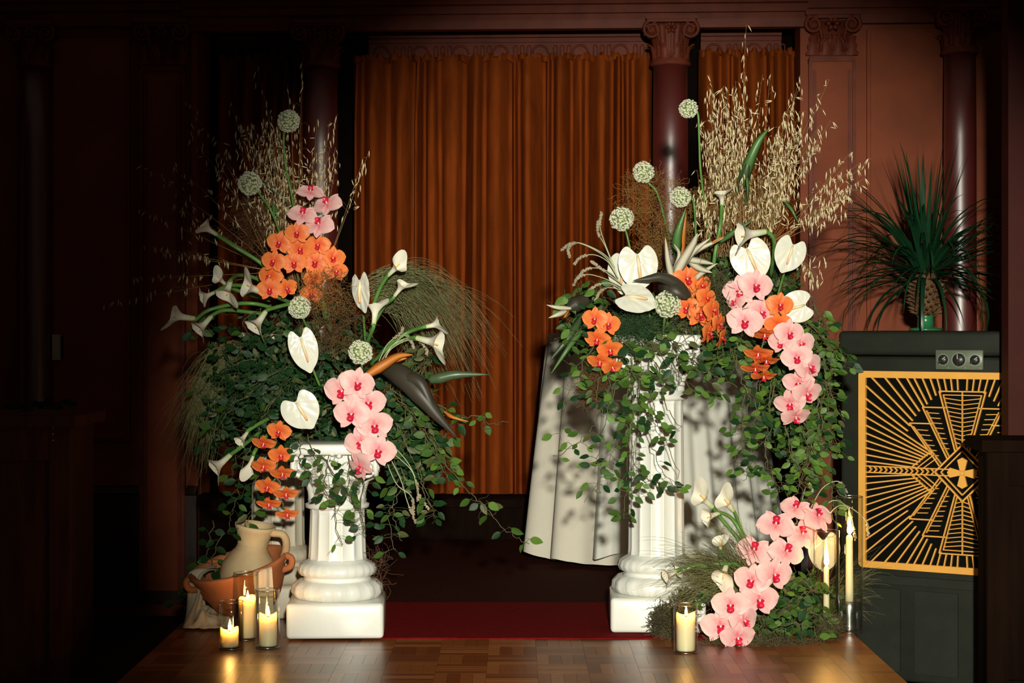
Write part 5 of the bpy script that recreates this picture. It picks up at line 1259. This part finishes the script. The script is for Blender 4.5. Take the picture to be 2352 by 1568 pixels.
leafblade([(1555, 590, 4.70), (1556, 540, 4.67), (1575, 478, 4.66)], 0.014, mBladeG, 'upright green blade below the allium at the red column')
leafblade([(1566, 590, 4.70), (1570, 540, 4.675), (1576, 486, 4.665)], 0.008, mBirdO, 'rusty upright blade beside the green one')
leafblade([(1690, 470, 4.78), (1715, 390, 4.70), (1740, 330, 4.68), (1765, 295, 4.68)], 0.016, mBladeG, 'broad green blade rising through the oat grass')
leafblade([(1700, 440, 4.74), (1712, 400, 4.70), (1722, 360, 4.69)], 0.012, mBirdG, 'short dark blade beside the broad one in the oat grass')
leafblade([(1650, 560, 4.74), (1690, 530, 4.70), (1730, 505, 4.70)], 0.008, mBladeG, 'slanting green blade above the level calla')
leafblade([(1712, 470, 4.74), (1718, 430, 4.69), (1716, 410, 4.67), (1718, 460, 4.66)], 0.005, mBladeG, 'small bent blade beside the small calla')
leafblade([(1800, 460, 4.74), (1818, 480, 4.70), (1834, 512, 4.70)], 0.005, mBladeG, 'small blade pointing down near the curtain edge')
leafblade([(640, 500, 4.76), (628, 470, 4.72), (632, 510, 4.70)], 0.006, mBladeG, 'short blade left of the highest pink orchids')
leafblade([(700, 500, 4.78), (600, 420, 4.74), (560, 480, 4.72)], 0.007, mBirdG, 'dark bent blade below the left alliums')
leafblade([(760, 760, 4.74), (740, 690, 4.7), (735, 640, 4.7)], 0.012, mBladeG, 'dark blade under the orange orchids')

# ---------------------------------------------------------------- brown smoke bush, grasses, moss
fuzz(1500, 470, 4.72, 92, 82, 0.06, 800, mSmoke, 'golden brown smoke bush plume left of the allium by the red column')
fuzz(1690, 468, 4.78, 125, 65, 0.06, 1600, mSmoke, 'golden brown smoke bush behind the small calla')
fuzz(1545, 560, 4.78, 90, 60, 0.05, 900, mSmoke, 'brown smoke bush behind the white bird of paradise')
fuzz(752, 668, 4.62, 62, 52, 0.05, 330, mSmoke, 'brown smoke bush plume in front of the orange orchids')
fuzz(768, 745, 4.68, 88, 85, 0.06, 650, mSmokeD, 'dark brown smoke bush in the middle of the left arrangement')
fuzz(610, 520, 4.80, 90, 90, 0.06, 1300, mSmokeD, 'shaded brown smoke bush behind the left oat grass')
fuzz(1362, 890, 4.64, 34, 40, 0.04, 900, mSmokeD, 'dry brown twiggy sprig below the small orange spray', th=0.0004)
fuzz(1462, 760, 4.64, 60, 40, 0.05, 900, mFern, 'fine green fern below the tilted anthurium', 'fern')
fuzz(590, 890, 4.66, 130, 80, 0.06, 170, mFern, 'feathery dark fern left of the low anthurium', 'fern', th=0.0005, sl=0.012)
fuzz(1750, 620, 4.84, 90, 60, 0.05, 600, mFern, 'fine green fern above the largest right anthurium', 'fern')
fuzz(1610, 700, 4.66, 60, 60, 0.05, 500, mVine, 'wiry tendrils around the salmon orchids', 'tendrils', th=0.0006, sl=0.014, seg=7, dots=False)
tuft(((850, 900), (640, 720), (4.76, 4.86)), ((1100, 720, 4.78), (990, 900, 4.76)), 0.13, 280, mBear, 'fountain of fine green grass arching right of the left arrangement', seed=3, spread=0.030)
tuft(((840, 900), (625, 680), (4.78, 4.86)), ((1118, 780, 4.80), (1060, 860, 4.78)), 0.20, 190, mBear, 'outer arch of fine grass nearest the curtain', seed=4, spread=0.028)
tuft(((880, 960), (880, 900), (4.68, 4.74)), ((930, 780, 4.66), (1040, 800, 4.66)), 0.03, 40, mBear, 'few fine blades among the curled stalks', seed=9, spread=0.02)
tuft(((480, 580), (780, 860), (4.82, 4.90)), ((400, 960, 4.86), (470, 1080, 4.86)), 0.10, 300, mBear, 'dark fine grass hanging at the far left of the left arrangement', seed=5, spread=0.028)
tuft(((1680, 1740), (1330, 1420), (4.62, 4.74)), ((1530, 1290, 4.62), (1560, 1390, 4.60)), 0.10, 320, mBear, 'fine green grass of the floor arrangement leaning to the pedestal', seed=6, spread=0.034)
tuft(((1700, 1790), (1330, 1420), (4.62, 4.74)), ((1610, 1240, 4.66), (1700, 1230, 4.66)), 0.07, 200, mBear, 'fine grass rising behind the floor callas', seed=7, spread=0.030)
tuft(((1860, 1920), (1380, 1460), (4.76, 4.84)), ((2010, 1280, 4.84), (1990, 1420, 4.80)), 0.08, 110, mBear, 'thin grass fanning out right of the taper candles', seed=8, spread=0.03)
fuzz(1545, 1440, 4.63, 52, 58, 0.06, 2400, mMoss, 'brown moss heaped against the plinth of the tall pedestal', 'moss', 'moss', th=0.0006, sl=0.006, dots=False, up=0.0)
fuzz(1740, 1492, 4.54, 150, 30, 0.06, 3800, mMoss, 'dark moss along the front of the floor arrangement', 'moss', 'moss', th=0.0006, sl=0.006, dots=False, up=0.0)
fuzz(1575, 1385, 4.66, 30, 24, 0.03, 700, mMoss, 'tuft of brown moss behind the single pillar candle', 'moss', 'moss', th=0.0006, sl=0.006, dots=False, up=0.0)
fuzz(1905, 1440, 4.60, 26, 24, 0.03, 600, mMoss, 'sprig of brown moss at the foot of the lower taper candle', 'moss', 'moss', th=0.0006, sl=0.006, dots=False, up=0.0)
fuzz(868, 1300, 4.70, 16, 52, 0.02, 60, mTwig, 'thin curly reddish tendrils right of the short pedestal', 'tendrils', 'tendrils', th=0.0006, sl=0.009, seg=8, dots=False)

# ---------------------------------------------------------------- curled seed stalks
S_ = seedstalk
for i, (p, lab) in enumerate((
    ([(1420, 640), (1395, 590), (1340, 560), (1310, 560), (1290, 574)], 'seed stalk curling farthest left on the right arrangement'),
    ([(1420, 640), (1390, 590), (1330, 558), (1306, 570), (1308, 590)], 'seed stalk curling just inside the farthest left one'),
    ([(1415, 630), (1395, 600), (1365, 585), (1335, 590), (1318, 608)], 'seed stalk drooping below the two farthest left'),
    ([(1412, 615), (1390, 560), (1378, 520), (1382, 486)], 'seed stalk standing straight up left of the large allium'),
    ([(1412, 620), (1390, 565), (1374, 535), (1374, 506)], 'seed stalk standing beside the straight one'),
    ([(1430, 655), (1400, 625), (1365, 615), (1340, 622), (1328, 636)], 'seed stalk nodding low left of the hidden anthurium'),
    ([(1430, 660), (1390, 640), (1350, 630), (1325, 640), (1318, 655)], 'lowest nodding seed stalk left of the hidden anthurium'),
    ([(1425, 650), (1385, 620), (1365, 605), (1358, 600)], 'short seed stalk in the middle of the nodding ones'),
    ([(1430, 665), (1400, 650), (1370, 655), (1348, 672)], 'seed stalk hanging towards the small orange spray'),
    ([(1435, 668), (1400, 660), (1378, 670), (1368, 690)], 'seed stalk hanging just above the small orange spray'))): S_(p, 4.62, lab)
for p, lab in (([(870, 830), (890, 790), (920, 765), (925, 752)], 'seed stalk under the right pointing calla'), ([(875, 830), (895, 800), (930, 770), (945, 785), (950, 800)], 'seed stalk curling over the orange sepal'),
               ([(880, 835), (900, 800), (950, 780), (1010, 805), (1015, 820)], 'seed stalk bending down past the cream calla'), ([(880, 830), (905, 790), (950, 776), (978, 800), (980, 815)], 'short seed stalk bending beside the cream calla'),
               ([(885, 1030), (920, 1100), (935, 1150), (955, 1200)], 'seed stalk hanging longest in the shade of the left arrangement'), ([(890, 1030), (945, 1080), (960, 1130), (985, 1170)], 'seed stalk hanging beside the longest one'),
               ([(880, 1040), (910, 1110), (945, 1140), (950, 1185)], 'seed stalk hanging in between the two long ones'), ([(890, 1010), (935, 1060), (958, 1110), (960, 1150)], 'seed stalk arching over the hanging ones')): S_(p, 4.62, lab)
for p, lab in (([(1840, 1160), (1850, 1120), (1864, 1110), (1866, 1130)], 'small curled stalk above the floor orchids'), ([(1860, 1170), (1890, 1120), (1925, 1105), (1945, 1130)], 'curled stalk arching in front of the heater'),
               ([(1870, 1200), (1910, 1150), (1950, 1170), (1965, 1240)], 'curled stalk arching inside the tallest glass'), ([(1880, 1210), (1930, 1160), (1985, 1190), (1995, 1230)], 'curled stalk ending at the gold frame'),
               ([(1620, 1380), (1580, 1350), (1545, 1330), (1510, 1342)], 'dark seed stalk lying over the plinth'), ([(1680, 1300), (1662, 1270), (1660, 1235), (1662, 1208)], 'seed stalk standing in the floor grass')): S_(p, 4.70, lab, 26)

# ---------------------------------------------------------------- oat grass
rr = random.Random(5); LR = 'tall straw coloured oat stalk in the dense sheaf on the right'; LG = 'oat stalks of the right sheaf'
def ob(x): return (x, 590, 4.80+rr.uniform(-.05, .05))
for k in range(40):
    tx_ = rr.gauss(1672, 38); ty_ = rr.triangular(150, 420, 200); oat(ob(1690+rr.uniform(-45, 45)), (tx_, ty_, 4.74+rr.uniform(-.10, .08)), rr.uniform(-10, 10), LR, LG, rr.randint(18, 26), 0.72, 24)
for k in range(34):
    u = rr.random(); tx_ = 1770 + 110*u + rr.gauss(0, 14); ty_ = 320 - 130*u + rr.uniform(-30, 150); oat(ob(1730+rr.uniform(-45, 50)), (tx_, ty_, 4.74+rr.uniform(-.10, .08)), rr.uniform(-22, 4), LR, LG, rr.randint(16, 24), 0.70, 24)
for k in range(9):
    oat(ob(1640+rr.uniform(-20, 50)), (rr.uniform(1595, 1640), rr.uniform(300, 480), 4.70), rr.uniform(-14, 0), LR, LG, 12, 0.6, 20)
oat(ob(1700), (1714, 58, 4.72), -8, 'tallest oat stalk reaching the architrave', 'single oat stalks', 16, 0.5, 12)
for (x, y, nn) in ((1905, 182, 12), (1908, 276, 10), (1770, 168, 14), (1838, 174, 12)): oat(ob(1750), (x, y, 4.74), -14, 'thin oat stalk standing out above the right sheaf', 'stray oat stalks above the right sheaf', nn, 0.4, 22)
for k in range(11):
    y = 350 + k*14; oat((1770+rr.uniform(-20, 20), 570, 4.78), (2004-rr.uniform(0, 60) - k*3, y+rr.uniform(-8, 8), 4.72+rr.uniform(-.05, .05)), -14, 'oat stalk leaning far right in front of the pilaster', 'oat stalks leaning right', 18, 0.55, 26)
for k in range(5): oat((1790, 560, 4.78), (1885+rr.uniform(-25, 10), 640+rr.uniform(-40, 30), 4.72), 20, 'oat stalk drooping behind the free standing anthurium', 'drooping oat stalks', 8, 0.5, 18)
LL = 'oat stalk of the brown sheaf in the left arrangement'; LLG = 'oat stalks of the left sheaf'
def lb(x): return (x, 660, 4.80+rr.uniform(-.05, .05))
for k in range(44):
    tx_ = rr.gauss(628, 62); ty_ = rr.triangular(235, 470, 270) + 0.25*abs(tx_-640); oat(lb(675+rr.uniform(-40, 40)), (tx_, ty_, 4.76+rr.uniform(-.08, .08)), rr.uniform(-6, 14), LL, LLG, rr.randint(14, 22), 0.62, 30, 0.017)
for k in range(10): oat(lb(705), (745+rr.uniform(-35, 40), 290+rr.uniform(-20, 120), 4.78), rr.uniform(-10, 10), LL, LLG, 12, 0.6, 22, 0.017)
for (x, y) in ((590, 145), (694, 138), (660, 196), (528, 230), (775, 262)): oat(lb(670), (x, y, 4.74), rr.uniform(-10, 20), 'thin oat stalk standing high above the left sheaf', 'high oat stalks of the left sheaf', 9, 0.35, 18)
for (x, y) in ((848, 345), (832, 372)): oat((740, 640, 4.78), (x, y, 4.72), 4, 'oat stalk leaning right above the pink orchids', 'oat stalks leaning right over the pink orchids', 12, 0.5, 22)
for (x, y, bd) in ((425, 228, 30), (320, 378, 20), (392, 372, 26), (320, 480, -20), (335, 565, -20), (246, 698, -60), (300, 640, -50), (372, 580, -20), (430, 300, 25), (400, 470, 10)):
    oat((640, 625, 4.78), (x, y, 4.76), bd if y < 400 else 0, 'thin oat stalk leaning far left into the dark', 'oat stalks leaning left', 18, 0.55, 30, 0.017)

# a small dark plant on the left pew end
pl = thing('trailing_plant', at(110, 953, 5.05), 'small dark leafy sprig lying on the left pew end', 'plant')
q = at(110, 953, 5.05); b = MB(); b.tube([q + V((-0.09, 0.02, 0.006)), q + V((0, 0, 0.02)), q + V((0.05, 0.01, 0.03))], 0.0015, 5); add('stem', b.mesh('stem', mVine), pl)
for k in range(14): add('leaf', LEAF[4 + k % 2], pl, leaf_matrix(q + V((-0.09 + 0.011*k, 0.01, 0.018 + 0.02*random.random())), random, 0.032, 1 if k % 2 else -1, -0.3))
